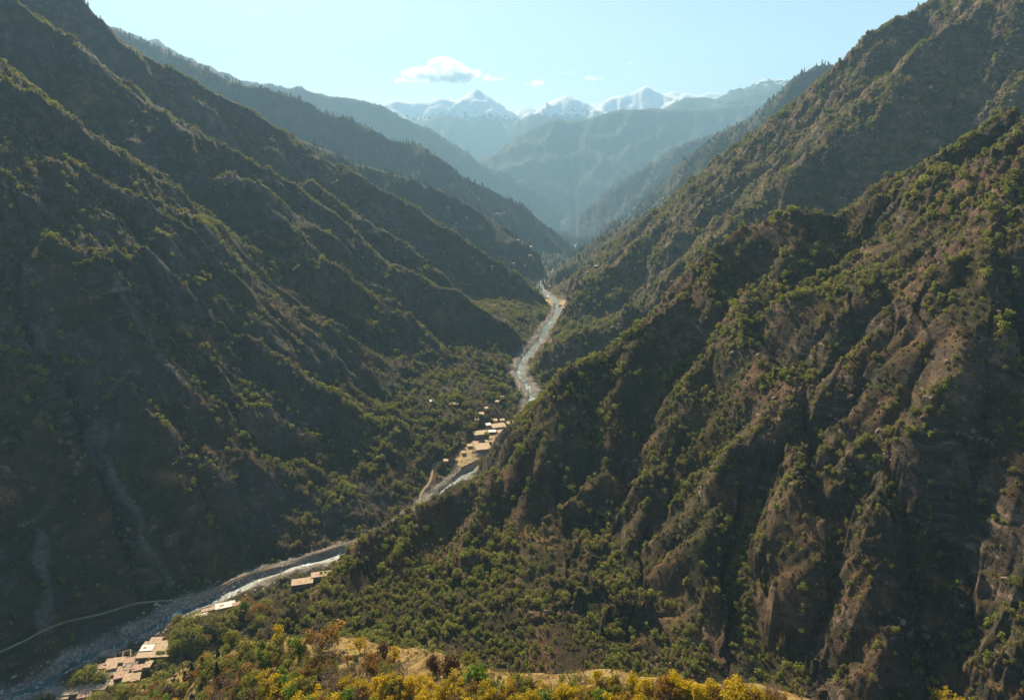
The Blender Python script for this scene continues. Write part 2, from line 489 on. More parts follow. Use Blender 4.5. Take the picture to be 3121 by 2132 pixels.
def terrain(x, y):
    """final ground height; also the ridge id, distance to the river, distance off the crest"""
    x = x.astype(np.float32); y = y.astype(np.float32)
    r = np.hypot(x, y)
    H, ID, rd, D, zr, wbed = broad(x, y)
    far = sstep(2600, 5000, r)
    edge = np.minimum(np.minimum(x - EX0, EX1 - x), np.minimum(y - EY0, EY1 - y))
    H = H + bil(ERO, x, y) * sstep(0, 150, edge)
    home = (ID == HOME) & (r < 520)
    hk = np.where(home, 0.25, 1.0) * (1 - far)
    bank = np.clip(rd - wbed, 0, None)
    off = sstep(0, 30, bank)
    rough = 0.25 + np.clip(fbm(x / 200, y / 200, 3, 91) * 1.6 + 0.25, 0, 1.3)
    H = H + (ridged(x / 34, y / 34, 4, 101, 0.62) - 0.9) * 5.0 * rough * hk * off
    H = H + fbm(x / 9.0, y / 9.0, 3, 111, 0.6) * 0.9 * rough * hk * off
    # crags: tilted ledges of bedrock
    rocky = np.isin(ID, [i for i, k in enumerate(KEYS) if k in ('right_mid', 'right_high', 'right_rock')])
    cr = np.clip(fbm(x / 150, y / 150, 3, 131) * 1.8 + 0.05 + 0.4 * rocky, 0, 1)
    H = H + np.where(rocky, (ridged(x / 62, y / 62, 5, 181, 0.62) - 0.85) * 10.0, 0) * hk * off
    ph = (H + 0.5 * x) / 19.0 + 0.9 * fbm(x / 90, y / 90, 3, 121)
    fr = ph - np.floor(ph)
    H = H + (sstep(0.25, 0.85, fr) - fr) * 11.0 * cr * hk * off
    H = H + fbm(x / 12, y / 12, 3, 151) * 0.6 * (1 - off)
    bed = zr - 1.5 + fbm(x / 7, y / 7, 3, 161) * 1.7
    H = H + (bed - H) * (1 - sstep(-3.0, 4.0, rd - wbed)) * (r < 13800)
    return H, ID, rd, D


PADS = []   # levelled pads under houses, fields and road points: (x, y, radius, z)


def ground(x, y):
    x = np.atleast_1d(np.asarray(x, np.float32)); y = np.atleast_1d(np.asarray(y, np.float32))
    G, ID, rd, D = terrain(x, y)
    for (px, py, rad, pz) in PADS:
        d = np.hypot(x - px, y - py)
        w = 1 - sstep(rad, rad * 1.5 + 4, d)
        G = G + (pz - G) * w
    return G, ID, rd, D


def gz(x, y):
    return float(ground(x, y)[0][0])


# lookup grid used for placing things quickly
def hit(px, py, y0=120, y1=4200, lift=0.0):
    """where the sight line through a picture point first meets the ground"""
    a, s = ray(px, py)
    Ys = np.exp(np.linspace(math.log(y0), math.log(y1), 1400)).astype(np.float32)
    G = ground(a * Ys, Ys)[0]
    k = np.nonzero(G + lift >= CAM_Z + s * Ys)[0]
    if not len(k): return None
    k = k[0]
    return (float(a * Ys[k]), float(Ys[k]), float(G[k]))

#@@MATERIALS

# ------------------------------------------------------------------ materials
class NT:
    def __init__(s, name):
        s.m = bpy.data.materials.new(name); s.m.use_nodes = True
        s.n = s.m.node_tree.nodes; s.l = s.m.node_tree.links; s.n.clear()
        s.out = s.n.new('ShaderNodeOutputMaterial')

    def node(s, t, **kw):
        x = s.n.new(t)
        for k, v in kw.items():
            if k.startswith('_'): x.inputs[int(k[1:])].default_value = v
            elif k in x.inputs.keys() and not hasattr(x, k): x.inputs[k].default_value = v
            else: setattr(x, k, v)
        return x

    def k(s, a, b): s.l.new(a, b)

    def pos(s): return s.node('ShaderNodeNewGeometry').outputs['Position']

    def noise(s, vec, scale, detail=4.0, rough=0.55, dist=0.0):
        x = s.node('ShaderNodeTexNoise')
        x.inputs['Scale'].default_value = scale; x.inputs['Detail'].default_value = detail
        x.inputs['Roughness'].default_value = rough; x.inputs['Distortion'].default_value = dist
        s.k(vec, x.inputs['Vector']); return x.outputs['Fac']

    def ramp(s, fac, stops):
        x = s.node('ShaderNodeValToRGB'); e = x.color_ramp.elements
        while len(e) < len(stops): e.new(0.5)
        for q, (p, c) in zip(e, stops):
            q.position = p; q.color = (c[0], c[1], c[2], 1) if not isinstance(c, (int, float)) else (c, c, c, 1)
        s.k(fac, x.inputs[0]); return x.outputs[0]

    def mix(s, fac, a, b, mode='MIX'):
        x = s.node('ShaderNodeMix', data_type='RGBA', blend_type=mode)
        if isinstance(fac, (int, float)): x.inputs[0].default_value = fac
        else: s.k(fac, x.inputs[0])
        for v, i in ((a, 6), (b, 7)):
            if isinstance(v, tuple): x.inputs[i].default_value = (*v[:3], 1)
            else: s.k(v, x.inputs[i])
        return x.outputs[2]

    def math(s, op, a, b=None, clamp=False):
        x = s.node('ShaderNodeMath', operation=op); x.use_clamp = clamp
        for v, i in ((a, 0), (b, 1)):
            if v is None: continue
            if isinstance(v, (int, float)): x.inputs[i].default_value = v
            else: s.k(v, x.inputs[i])
        return x.outputs[0]

    def attr(s, name):
        return s.node('ShaderNodeAttribute', attribute_name=name)

    def stretch(s, vec, sc3):
        x = s.node('ShaderNodeMapping'); x.inputs['Scale'].default_value = sc3
        s.k(vec, x.inputs['Vector']); return x.outputs[0]

    def bsdf(s, col, rough=0.9, bump=None, strength=0.5, dist=1.0, spec=0.2):
        b = s.node('ShaderNodeBsdfPrincipled')
        if isinstance(col, tuple): b.inputs['Base Color'].default_value = (*col[:3], 1)
        else: s.k(col, b.inputs['Base Color'])
        b.inputs['Roughness'].default_value = rough
        b.inputs['Specular IOR Level'].default_value = spec
        if bump is not None:
            u = s.node('ShaderNodeBump'); u.inputs['Strength'].default_value = strength; u.inputs['Distance'].default_value = dist
            s.k(bump, u.inputs['Height']); s.k(u.outputs[0], b.inputs['Normal'])
        return b

    def done(s, shader):
        s.k(shader, s.out.inputs['Surface']); return s.m


def terrain_material():
    t = NT('mountainside')
    p = t.pos()
    n = t.node('ShaderNodeNewGeometry')
    sep = t.node('ShaderNodeSeparateXYZ'); t.k(n.outputs['Normal'], sep.inputs[0])
    nz = sep.outputs[2]
    big = t.noise(p, 0.0045, 5, 0.6, 0.6)
    mid = t.noise(p, 0.022, 6, 0.62, 0.4)
    fine = t.noise(p, 0.16, 5, 0.7)
    strat = t.noise(t.stretch(p, (0.02, 0.02, 0.11)), 1.0, 5, 0.65, 1.0)
    soil = t.ramp(mid, [(0.30, (0.020, 0.014, 0.009)), (0.47, (0.042, 0.028, 0.017)), (0.58, (0.095, 0.055, 0.029)), (0.72, (0.26, 0.145, 0.075))])
    rock = t.ramp(strat, [(0.34, (0.030, 0.025, 0.022)), (0.5, (0.062, 0.049, 0.040)), (0.60, (0.130, 0.092, 0.068)), (0.72, (0.33, 0.235, 0.165))])
    red = t.mix(t.ramp(big, [(0.50, 0.0), (0.66, 0.8)]), rock, t.mix(fine, (0.13, 0.065, 0.040), (0.26, 0.145, 0.095)))
    steep = t.math('ADD', nz, t.math('MULTIPLY', t.math('SUBTRACT', mid, 0.5), 0.9))
    rk = t.ramp(steep, [(0.52, 1.0), (0.70, 0.0)])
    col = t.mix(rk, soil, red)
    wm = t.attr('warm').outputs['Fac']
    wr = t.ramp(t.noise(t.stretch(p, (0.03, 0.03, 0.05)), 1.0, 6, 0.7, 0.8), [(0.36, (0.045, 0.032, 0.024)), (0.5, (0.14, 0.088, 0.055)), (0.62, (0.30, 0.19, 0.12)), (0.72, (0.42, 0.30, 0.21))])
    col = t.mix(t.math('MULTIPLY', wm, t.ramp(t.noise(p, 0.03, 5, 0.65), [(0.42, 0.1), (0.55, 0.9)])), col, wr)
    gm_ = t.attr('grey').outputs['Fac']
    gr = t.ramp(t.noise(t.stretch(p, (0.05, 0.05, 0.02)), 1.0, 6, 0.72, 0.6), [(0.34, (0.030, 0.026, 0.026)), (0.52, (0.085, 0.072, 0.068)), (0.70, (0.21, 0.175, 0.155))])
    col = t.mix(t.math('MULTIPLY', gm_, 0.8), col, gr)
    # scrub: dry grass and low dark bushes too small to single out
    grass = t.ramp(t.noise(p, 0.05, 6, 0.7), [(0.4, (0.022, 0.022, 0.008)), (0.65, (0.080, 0.065, 0.024))])
    gm = t.math('MULTIPLY', t.ramp(t.noise(p, 0.013, 5, 0.6), [(0.45, 0.0), (0.6, 0.8)]), t.ramp(nz, [(0.45, 0.0), (0.7, 1.0)]))
    col = t.mix(gm, col, grass)
    scrub = t.ramp(t.noise(p, 0.30, 4, 0.75), [(0.50, 0.0), (0.56, 1.0)])
    scrubm = t.math('MULTIPLY', scrub, t.ramp(t.noise(p, 0.018, 4, 0.6), [(0.38, 0.15), (0.6, 0.95)]))
    col = t.mix(scrubm, col, t.mix(fine, (0.016, 0.024, 0.010), (0.045, 0.055, 0.022)))
    # far forest cover
    fo = t.attr('forest').outputs['Fac']
    tf = t.ramp(t.noise(p, 0.035, 5, 0.8), [(0.42, 0.35), (0.55, 1.0)])
    col = t.mix(t.math('MULTIPLY', fo, tf), col, (0.020, 0.030, 0.018))
    # river gravel, home meadow, snow
    bk = t.attr('bank').outputs['Fac']
    grav = t.ramp(t.noise(p, 0.35, 5, 0.8), [(0.32, (0.07, 0.062, 0.055)), (0.5, (0.21, 0.185, 0.155)), (0.68, (0.46, 0.41, 0.35))])
    col = t.mix(bk, col, grav)
    hm = t.attr('home').outputs['Fac']
    mead = t.ramp(t.noise(p, 0.12, 6, 0.7), [(0.3, (0.08, 0.055, 0.020)), (0.46, (0.20, 0.135, 0.055)), (0.56, (0.32, 0.225, 0.09)), (0.66, (0.14, 0.15, 0.045))])
    col = t.mix(hm, col, mead)
    ch = t.attr('stones').outputs['Fac']
    col = t.mix(t.math('MULTIPLY', ch, t.ramp(t.noise(p, 0.2, 5, 0.8), [(0.35, 0.2), (0.55, 1.0)])), col, t.mix(fine, (0.06, 0.055, 0.05), (0.24, 0.22, 0.20)))
    fld = t.attr('field').outputs['Fac']
    col = t.mix(fld, col, t.mix(t.noise(p, 0.08, 5, 0.7), (0.30, 0.20, 0.09), (0.52, 0.39, 0.22)))
    sn = t.attr('snow').outputs['Fac']
    sepp = t.node('ShaderNodeSeparateXYZ'); t.k(p, sepp.inputs[0])
    sc_ = t.math('ADD', sn, t.math('MULTIPLY', t.math('SUBTRACT', t.noise(t.stretch(p, (0.006, 0.006, 0.002)), 1.0, 6, 0.72), 0.5), 1.9))
    snf = t.ramp(sc_, [(0.46, 0.0), (0.54, 1.0)])
    snf = t.math('MULTIPLY', snf, t.ramp(sn, [(0.03, 0.0), (0.16, 1.0)]))
    col = t.mix(snf, col, (0.88, 0.88, 0.90))
    h = t.math('ADD', t.noise(p, 0.11, 6, 0.72), t.math('MULTIPLY', t.noise(p, 0.6, 4, 0.7), 0.35))
    return t.done(t.bsdf(col, 0.95, h, 0.85, 3.2, 0.1).outputs[0])


def leaf_material(name, dark, light, trans=0.35):
    t = NT(name)
    g = t.node('ShaderNodeNewGeometry')
    oi = t.node('ShaderNodeObjectInfo')
    at_ = t.attr('tint')
    r = t.math('ADD', t.math('MULTIPLY', t.noise(g.outputs['Position'], 0.9, 3, 0.7), 0.7), t.math('MULTIPLY', g.outputs['Random Per Island'], 0.25))
    patch = t.noise(g.outputs['Position'], 0.09, 2, 0.6)
    r = t.math('ADD', r, t.math('SUBTRACT', t.math('MULTIPLY', patch, 0.6), 0.32))
    c = t.ramp(r, [(0.15, dark), (0.72, light)])
    d = t.bsdf(c, 0.62, spec=0.25)
    tr = t.node('ShaderNodeBsdfTranslucent')
    warm = t.mix(1.0, c, (1.0, 1.0, 0.6), 'MULTIPLY')
    t.k(warm, tr.inputs[0])
    m = t.node('ShaderNodeMixShader'); m.inputs[0].default_value = trans
    t.k(d.outputs[0], m.inputs[1]); t.k(tr.outputs[0], m.inputs[2])
    return t.done(m.outputs[0])


def plain(name, c1, c2, scale=0.5, rough=0.9, bump=0.4, dist=0.1):
    t = NT(name)
    p = t.pos()
    f = t.noise(p, scale, 6, 0.7)
    col = t.ramp(f, [(0.3, c1), (0.7, c2)])
    return t.done(t.bsdf(col, rough, f, bump, dist).outputs[0])


M_TERR = terrain_material()
M_OAK = leaf_material('oak_leaves', (0.022, 0.036, 0.010), (0.42, 0.44, 0.085), 0.5)
M_OAK2 = leaf_material('dull_leaves', (0.034, 0.038, 0.014), (0.42, 0.36, 0.105), 0.5)
M_FRESH = leaf_material('green_leaves', (0.06, 0.11, 0.010), (0.22, 0.32, 0.03), 0.55)
M_YELLOW = leaf_material('yellow_leaves', (0.26, 0.19, 0.006), (0.74, 0.54, 0.018), 0.58)
M_ORANGE = leaf_material('orange_leaves', (0.18, 0.09, 0.015), (0.42, 0.24, 0.04), 0.45)
M_OLIVE = leaf_material('olive_leaves', (0.10, 0.11, 0.015), (0.34, 0.32, 0.05), 0.55)
M_DARK = leaf_material('conifer_leaves', (0.012, 0.024, 0.008), (0.04, 0.065, 0.02), 0.25)
M_RUST = leaf_material('brown_leaves', (0.05, 0.024, 0.010), (0.15, 0.075, 0.030), 0.35)
M_SCRUB = leaf_material('scrub_leaves', (0.022, 0.024, 0.010), (0.12, 0.105, 0.045), 0.3)
M_BARK = plain('bark', (0.07, 0.05, 0.038), (0.19, 0.145, 0.11), 2.0)
M_TWIG = plain('twigs', (0.13, 0.09, 0.06), (0.30, 0.22, 0.15), 1.2)


# ------------------------------------------------------------------ ground mesh: one polar sheet round the viewpoint, cut into its mountains
def build_grid():
    az = np.concatenate([np.linspace(-80, -46, 50, endpoint=False), np.linspace(-46, 46, 930, endpoint=False), np.linspace(46, 60, 22)])
    az = np.radians(az).astype(np.float64)
    rr = [30.0]
    while rr[-1] < 31500:
        q = rr[-1]
        k = 0.012 if q < 150 else 0.0055 if q < 400 else 0.0040 if q < 1300 else 0.0048 if q < 2600 else 0.007 if q < 7000 else 0.0088 if q < 15000 else 0.0078
        rr.append(q * (1 + k))
    return az, np.array(rr)


AZ, RR = build_grid()
A2, R2 = np.meshgrid(AZ, RR)
GX = (np.sin(A2) * R2).astype(np.float32); GY = (np.cos(A2) * R2).astype(np.float32)
GZ, GID, GRD, GD = terrain(GX, GY)

# level pads for the houses, roads and fields (filled in from picture points, on the bare ground)
def grid_lookup(x, y, F=None):
    """bilinear height on the ground mesh itself"""
    F = GZ if F is None else F
    x = np.atleast_1d(np.asarray(x, float)); y = np.atleast_1d(np.asarray(y, float))
    a = np.arctan2(x, y); r = np.hypot(x, y)
    i = np.clip(np.interp(a, AZ, np.arange(len(AZ))), 0, len(AZ) - 1.001)
    j = np.clip(np.interp(r, RR, np.arange(len(RR))), 0, len(RR) - 1.001)
    i0 = i.astype(int); j0 = j.astype(int); u = i - i0; v = j - j0
    return (F[j0, i0] * (1 - u) * (1 - v) + F[j0, i0 + 1] * u * (1 - v) + F[j0 + 1, i0] * (1 - u) * v + F[j0 + 1, i0 + 1] * u * v)


def seg_dist(x, y, P):
    """distance to a polyline and the height carried along it"""
    best = np.full(x.shape, 1e9); zz = np.zeros(x.shape)
    for i in range(len(P) - 1):
        ax, ay, az_ = P[i]; bx, by, bz = P[i + 1]
        ex, ey = bx - ax, by - ay
        t = np.clip(((x - ax) * ex + (y - ay) * ey) / (ex * ex + ey * ey + 1e-6), 0, 1)
        d = np.hypot(x - ax - t * ex, y - ay - t * ey)
        b = d < best
        best = np.where(b, d, best); zz = np.where(b, az_ + t * (bz - az_), zz)
    return best, zz


def hit_grid(px, py, y0=120, y1=5200, lift=0.0):
    a, s = ray(px, py)
    Ys = np.exp(np.linspace(math.log(y0), math.log(y1), 2600))
    G = grid_lookup(a * Ys, Ys)
    k = np.nonzero(G + lift >= CAM_Z + s * Ys)[0]
    if not len(k): return None
    k = k[0]
    return (float(a * Ys[k]), float(Ys[k]), float(G[k]))


ROADS = []
ROAD_PX = [
    # track along the far bank of the river in the shade
    (dict(w=1.5), [(-260, 1590), (-120, 1530), (0, 1480), (46, 1463), (88, 1437), (141, 1417), (218, 1399), (261, 1385), (307, 1370), (381, 1362), (458, 1354), (493, 1332),
                   (529, 1313), (599, 1290), (670, 1270), (740, 1248), (819, 1224), (880, 1200), (925, 1175), (952, 1150), (953, 1125), (960, 1112),
                   (974, 1097), (981, 1077), (981, 1063), (988, 1047), (1016, 1053)]),
]
for opt, px in ROAD_PX:
    P = []
    for (a_, b_) in px:
        if a_ < 440:
            P.append(hit_grid(a_, b_)); continue
        lift = 5.0
        A, S_ = ray(a_, b_)
        Y = solve_valley(S_, lift)
        P.append((A * Y, Y, Zr(Y) + lift))
    ROADS.append((opt, np.array(P)))

# fields and terraces: picture outline, lift above river
FIELDS = [
    ([(1036, 1034), (1060, 1022), (1100, 1030), (1096, 1040), (1070, 1052), (1044, 1062)], 5.0),
    ([(1232, 678), (1262, 680), (1296, 682), (1292, 688), (1258, 694), (1240, 690)], 10.0),
    ([(1112, 968), (1150, 958), (1196, 970), (1190, 985), (1120, 1010), (1075, 1030), (1050, 1020), (1085, 990)], 6.0),
    ([(395, 1452), (388, 1475), (330, 1492), (320, 1478), (345, 1460)], 6.0),
    ([(255, 1497), (318, 1497), (316, 1520), (290, 1552), (240, 1545), (243, 1515)], 7.0),
    ([(150, 1570), (215, 1556), (250, 1580), (180, 1620), (100, 1620)], 6.0),
    ([(660, 1338), (700, 1322), (770, 1298), (775, 1306), (710, 1335), (665, 1350)], 16.0),
    ([(436, 1396), (500, 1375), (540, 1372), (550, 1388), (500, 1410), (450, 1412)], 6.0),
]
FIELD_W = []
for px, lift in FIELDS:
    P = []
    for (a_, b_) in px:
        A, S_ = ray(a_, b_)
        Y = solve_valley(S_, lift)
        P.append((A * Y, Y, Zr(Y) + lift))
    FIELD_W.append(np.array(P))


def poly_signed(x, y, P):
    """distance outside a polygon (0 inside)"""
    inside = np.zeros(x.shape, bool)
    n = len(P)
    for i in range(n):
        ax, ay = P[i][:2]; bx, by = P[(i + 1) % n][:2]
        c = ((ay > y) != (by > y)) & (x < (bx - ax) * (y - ay) / (by - ay + 1e-9) + ax)
        inside ^= c
    d, _ = seg_dist(x, y, np.vstack([P, P[:1]]))
    return np.where(inside, 0.0, d)


F_field = np.zeros(GZ.shape); 
near = (GY < 2600) & (np.abs(GX) < 900) & (GY > 300)
nx, ny = GX[near].astype(float), GY[near].astype(float)
gzn = GZ[near].astype(float); ff = np.zeros(nx.shape)
rdn = GRD[near]
for n_, P in enumerate(FIELD_W):
    d = poly_signed(nx, ny, P)
    # least-squares plane through the outline keeps each terrace flat
    A_ = np.c_[P[:, 0], P[:, 1], np.ones(len(P))]
    co = np.linalg.lstsq(A_, P[:, 2], rcond=None)[0]
    pl = co[0] * nx + co[1] * ny + co[2]
    w = 1 - sstep(1.0, 10.0, d)
    w = w * sstep(11, 16, rdn)
    gzn = gzn + (pl - gzn) * w
    if n_ != 6: ff = np.maximum(ff, 1 - sstep(0.0, 3.0, d + fbm(nx / 9, ny / 9, 2, 5) * 3))
for opt, P in ROADS:
    d, z = seg_dist(nx, ny, P)
    w = (1 - sstep(opt['w'], opt['w'] + 9, d)) * sstep(9, 14, rdn)
    gzn = gzn + (z - gzn) * w
GZ[near] = gzn
F_field[near] = ff

# what the ground is made of, per vertex
keys_arr = np.array(KEYS)
R_all = np.hypot(GX, GY)
a_bank = (1 - sstep(10, 21, GRD + 10 * fbm(GX / 25, GY / 25, 3, 201))) * (R_all < 7300)
a_home = np.isin(GID, [HOME]) * (1 - sstep(60, 130, GD)) * sstep(40, 60, GZ)
a_forest = sstep(2300, 3200, R_all) * (1 - np.isin(GID, SNOWIDS)) * 0.9
a_snow = np.where(np.isin(GID, SNOWIDS), sstep(1000, 2150, GZ), 0) * 1.05 + np.where(np.isin(GID, [i for i, k in enumerate(KEYS) if k == 'far_ridge']), sstep(1700, 2400, GZ) * 0.6, 0)
_id = lambda *ks: np.isin(GID, [i for i, q in enumerate(KEYS) if q in ks]).astype(float)
a_warm = _id('right_mid', 'right_high', 'right_rock', 'right_cliff') * sstep(0.2, 0.6, 0.5 + fbm(GX / 160, GY / 160, 3, 211)) + _id('right_near') * 0.85 * sstep(0.15, 0.5, fbm(GX / 70, GY / 70, 3, 212))
a_grey = _id('left_near', 'left_high', 'left_mid') * sstep(-0.2, 0.35, fbm(GX / 120, GY / 120, 3, 213) + np.clip((GZ - 150) / 500, -.2, .5))
STONES = [
    [(95, 1215), (85, 1260), (100, 1310), (110, 1370), (100, 1430)],
    [(190, 990), (205, 1020), (240, 1050), (262, 1085), (275, 1115), (300, 1140), (318, 1180), (325, 1230), (345, 1265), (375, 1300), (385, 1325)],
    [(265, 640), (300, 700), (340, 770), (380, 830), (420, 870)],
]
a_st = np.zeros(GZ.shape); ssn = np.zeros(nx.shape)


for st in STONES:
    P = np.array([hit_grid(*p) for p in st])
    d, _ = seg_dist(nx + 5 * fbm(nx / 22, ny / 22, 2, 9), ny, P)
    ssn = np.maximum(ssn, (1 - sstep(1.0, 6.5, d)) * 0.8)
a_st[near] = ssn

# visibility sweep: which ground is seen from the viewpoint
SL = (GZ - CAM_Z) / RR[:, None]
VIS = SL >= np.maximum.accumulate(np.vstack([np.full((1, SL.shape[1]), -9.0), SL[:-1]]), axis=0) - 0.004
VISM = np.maximum.accumulate(SL, axis=0)


MOUNT = {
    'home_hill': ('hillside', 'dry golden hillside with autumn trees right below the viewpoint'),
    'left_near': ('mountain', 'steep shaded mountainside with ribbed spurs above the village on the river'),
    'left_mid': ('mountain', 'wooded mountainside of dark parallel spurs behind the nearest left slope'),
    'left_high': ('mountain', 'tall dark mountain whose rocky top runs out of the upper left corner'),
    'left_brown': ('mountain', 'low brown shoulder dotted with huts under the blue left ridges'),
    'left_blue': ('mountain', 'hazy blue ridge stepping down between the dark mountain and the far left skyline'),
    'left_far': ('mountain', 'long blue skyline ridge lined with tiny firs falling to the valley notch'),
    'right_near': ('mountain', 'big bush-dotted slope with shadowed ravines filling the lower right'),
    'right_mid': ('mountain', 'brown rocky ridge with crags rising behind the big bush-dotted slope'),
    'right_high': ('mountain', 'craggy mountain running up out of the top right corner'),
    'right_low': ('mountain', 'low green spur reaching left to the fields on the valley floor'),
    'right_rock': ('mountain', 'bare rock peak with a cliff face left of the craggy right skyline'),
    'right_cliff': ('mountain', 'hazy purple cliff ridge dropping to the far bend of the river'),
    'blue_mountain': ('mountain', 'broad pale blue mountain blocking the valley under the snow peaks'),
    'far_ridge': ('mountain', 'faint blue ridges rising to a snow-dusted top at the right of the peaks'),
    'foothill': ('mountain', 'pale blue forested foothill in front of the left snow peak'),
    'snow': ('mountain', 'range of pale snow peaks at the head of the valley'),
}


def build_ground():
    nr, na = GZ.shape
    V = np.stack([GX, GY, GZ], -1).reshape(-1, 3)
    idx = np.arange(nr * na).reshape(nr, na)
    q = np.stack([idx[:-1, :-1], idx[1:, :-1], idx[1:, 1:], idx[:-1, 1:]], -1).reshape(-1, 4)
    q = q[:, ::-1]
    kk = keys_arr[GID]
    order = list(MOUNT)
    kid = np.zeros(GZ.shape, int)
    for n_, k in enumerate(order): kid[kk == k] = n_
    kid[(GRD < 40) & (R_all < 7200) & (GZ - Zr(GY) < 14)] = 99
    kid[R_all < 90] = 0
    fk = kid[:-1, :-1].reshape(-1)
    attrs = dict(warm=a_warm, grey=a_grey, bank=a_bank, home=a_home, forest=a_forest, snow=a_snow, stones=a_st, field=F_field)
    for n_ in list(range(len(order))) + [99]:
        sel = q[fk == n_]
        if not len(sel): continue
        used = np.unique(sel)
        remap = np.full(nr * na, -1, np.int64); remap[used] = np.arange(len(used))
        if n_ == 99: nm, lab = 'river_bank', 'pale gravel and boulder banks along the valley floor'
        else: nm, lab = MOUNT[order[n_]]
        me = mesh_np(nm, V[used], remap[sel], M_TERR, smooth=True)
        for an, arr in attrs.items():
            at_ = me.attributes.new(an, 'FLOAT', 'POINT')
            at_.data.foreach_set('value', np.asarray(arr, dtype=np.float32).ravel()[used])
        o = link(bpy.data.objects.new(nm, me))
        tag(o, lab, 'river bank' if n_ == 99 else nm, kind='structure')


build_ground()

# ground far beyond the mountains and under everything, out to the horizon
t = NT('plain_ground'); M_PLAIN = t.done(t.bsdf((0.12, 0.11, 0.08), 0.95).outputs[0])
V = [(-31950, -2450, -1200.0), (31950, -2450, -1200.0), (31950, 31950, -1200.0), (-31950, 31950, -1200.0)]
F = [(0, 1, 2, 3)]
tag(link(bpy.data.objects.new('ground', mesh_np('ground', V, F, M_PLAIN))), 'low land out to the horizon beneath the mountains', 'ground', kind='structure')


# ------------------------------------------------------------------ river
def water_material():
    t = NT('river_water')
    p = t.pos()
    col = t.ramp(t.noise(p, 0.05, 3, 0.6), [(0.35, (0.022, 0.05, 0.048)), (0.65, (0.06, 0.125, 0.12))])
    f = t.math('ADD', t.noise(t.stretch(p, (0.30, 0.13, 1)), 1.0, 5, 0.75, 1.5), t.math('MULTIPLY', t.math('SUBTRACT', t.noise(p, 0.018, 3, 0.6), 0.5), 0.5))
    foam = t.ramp(f, [(0.57, 0.0), (0.63, 1.0)])
    c = t.mix(foam, col, (0.72, 0.76, 0.78))
    b = t.bsdf(c, 0.4, t.noise(p, 0.7, 4, 0.7), 0.6, 0.5, 0.12)
    rr_ = t.math('ADD', t.math('MULTIPLY', foam, 0.4), 0.42); t.k(rr_, b.inputs['Roughness'])
    return t.done(b.outputs[0])


def ribbon(name, P, w, z_off, mat, label, cat, kind='structure', follow=False, step=6.0, thick=0.0):
    P = np.asarray(P, float)
    L = np.r_[0, np.cumsum(np.hypot(np.diff(P[:, 0]), np.diff(P[:, 1])))]
    n = max(4, int(L[-1] / step)); t_ = np.linspace(0, L[-1], n)
    xs = np.interp(t_, L, P[:, 0]); ys = np.interp(t_, L, P[:, 1]); zs = np.interp(t_, L, P[:, 2])
    kx = np.ones(5) / 5
    def smooth(a): return np.convolve(np.r_[a[0], a[0], a, a[-1], a[-1]], kx, 'valid')
    xs, ys = smooth(xs), smooth(ys)
    tx, ty = np.gradient(xs), np.gradient(ys); ll = np.hypot(tx, ty) + 1e-9
    nx_, ny_ = -ty / ll, tx / ll
    m = 7
    V = []; F = []
    ww = w(ys) if callable(w) else np.full(n, w)
    for j, u in enumerate(np.linspace(-1, 1, m)):
        X = xs + nx_ * ww * u; Y = ys + ny_ * ww * u
        Z = grid_lookup(X, Y) + z_off if follow else zs + z_off
        V.append(np.stack([X, Y, Z], -1))
    V = np.stack(V, 1).reshape(-1, 3)
    for i in range(n - 1):
        for j in range(m - 1):
            a = i * m + j
            F.append((a, a + m, a + m + 1, a + 1))
    o = link(bpy.data.objects.new(name, mesh_np(name, V, F, mat, True)))
    return tag(o, label, cat, kind=kind)


ribbon('river', RIVER, lambda y: 17 + 8 * sstep(1000, 1800, y), -0.75, water_material(), 'turquoise mountain river with white rapids winding through the valley', 'river')
t = NT('dirt_road'); p = t.pos()
M_ROAD = t.done(t.bsdf(t.ramp(t.noise(p, 0.4, 5, 0.7), [(0.3, (0.15, 0.11, 0.07)), (0.7, (0.36, 0.27, 0.18))]), 0.95, t.noise(p, 1.5, 4, 0.7), 0.4, 0.3).outputs[0])
for opt, P in ROADS:
    ribbon('road', P, opt['w'], 0.35, M_ROAD, 'pale dirt road along the left bank of the river', 'road', follow=True, step=4.0)


# ------------------------------------------------------------------ trees
def rand_dirs(n, g):
    v = g.normal(size=(n, 3)); return v / (np.linalg.norm(v, axis=1, keepdims=True) + 1e-9)


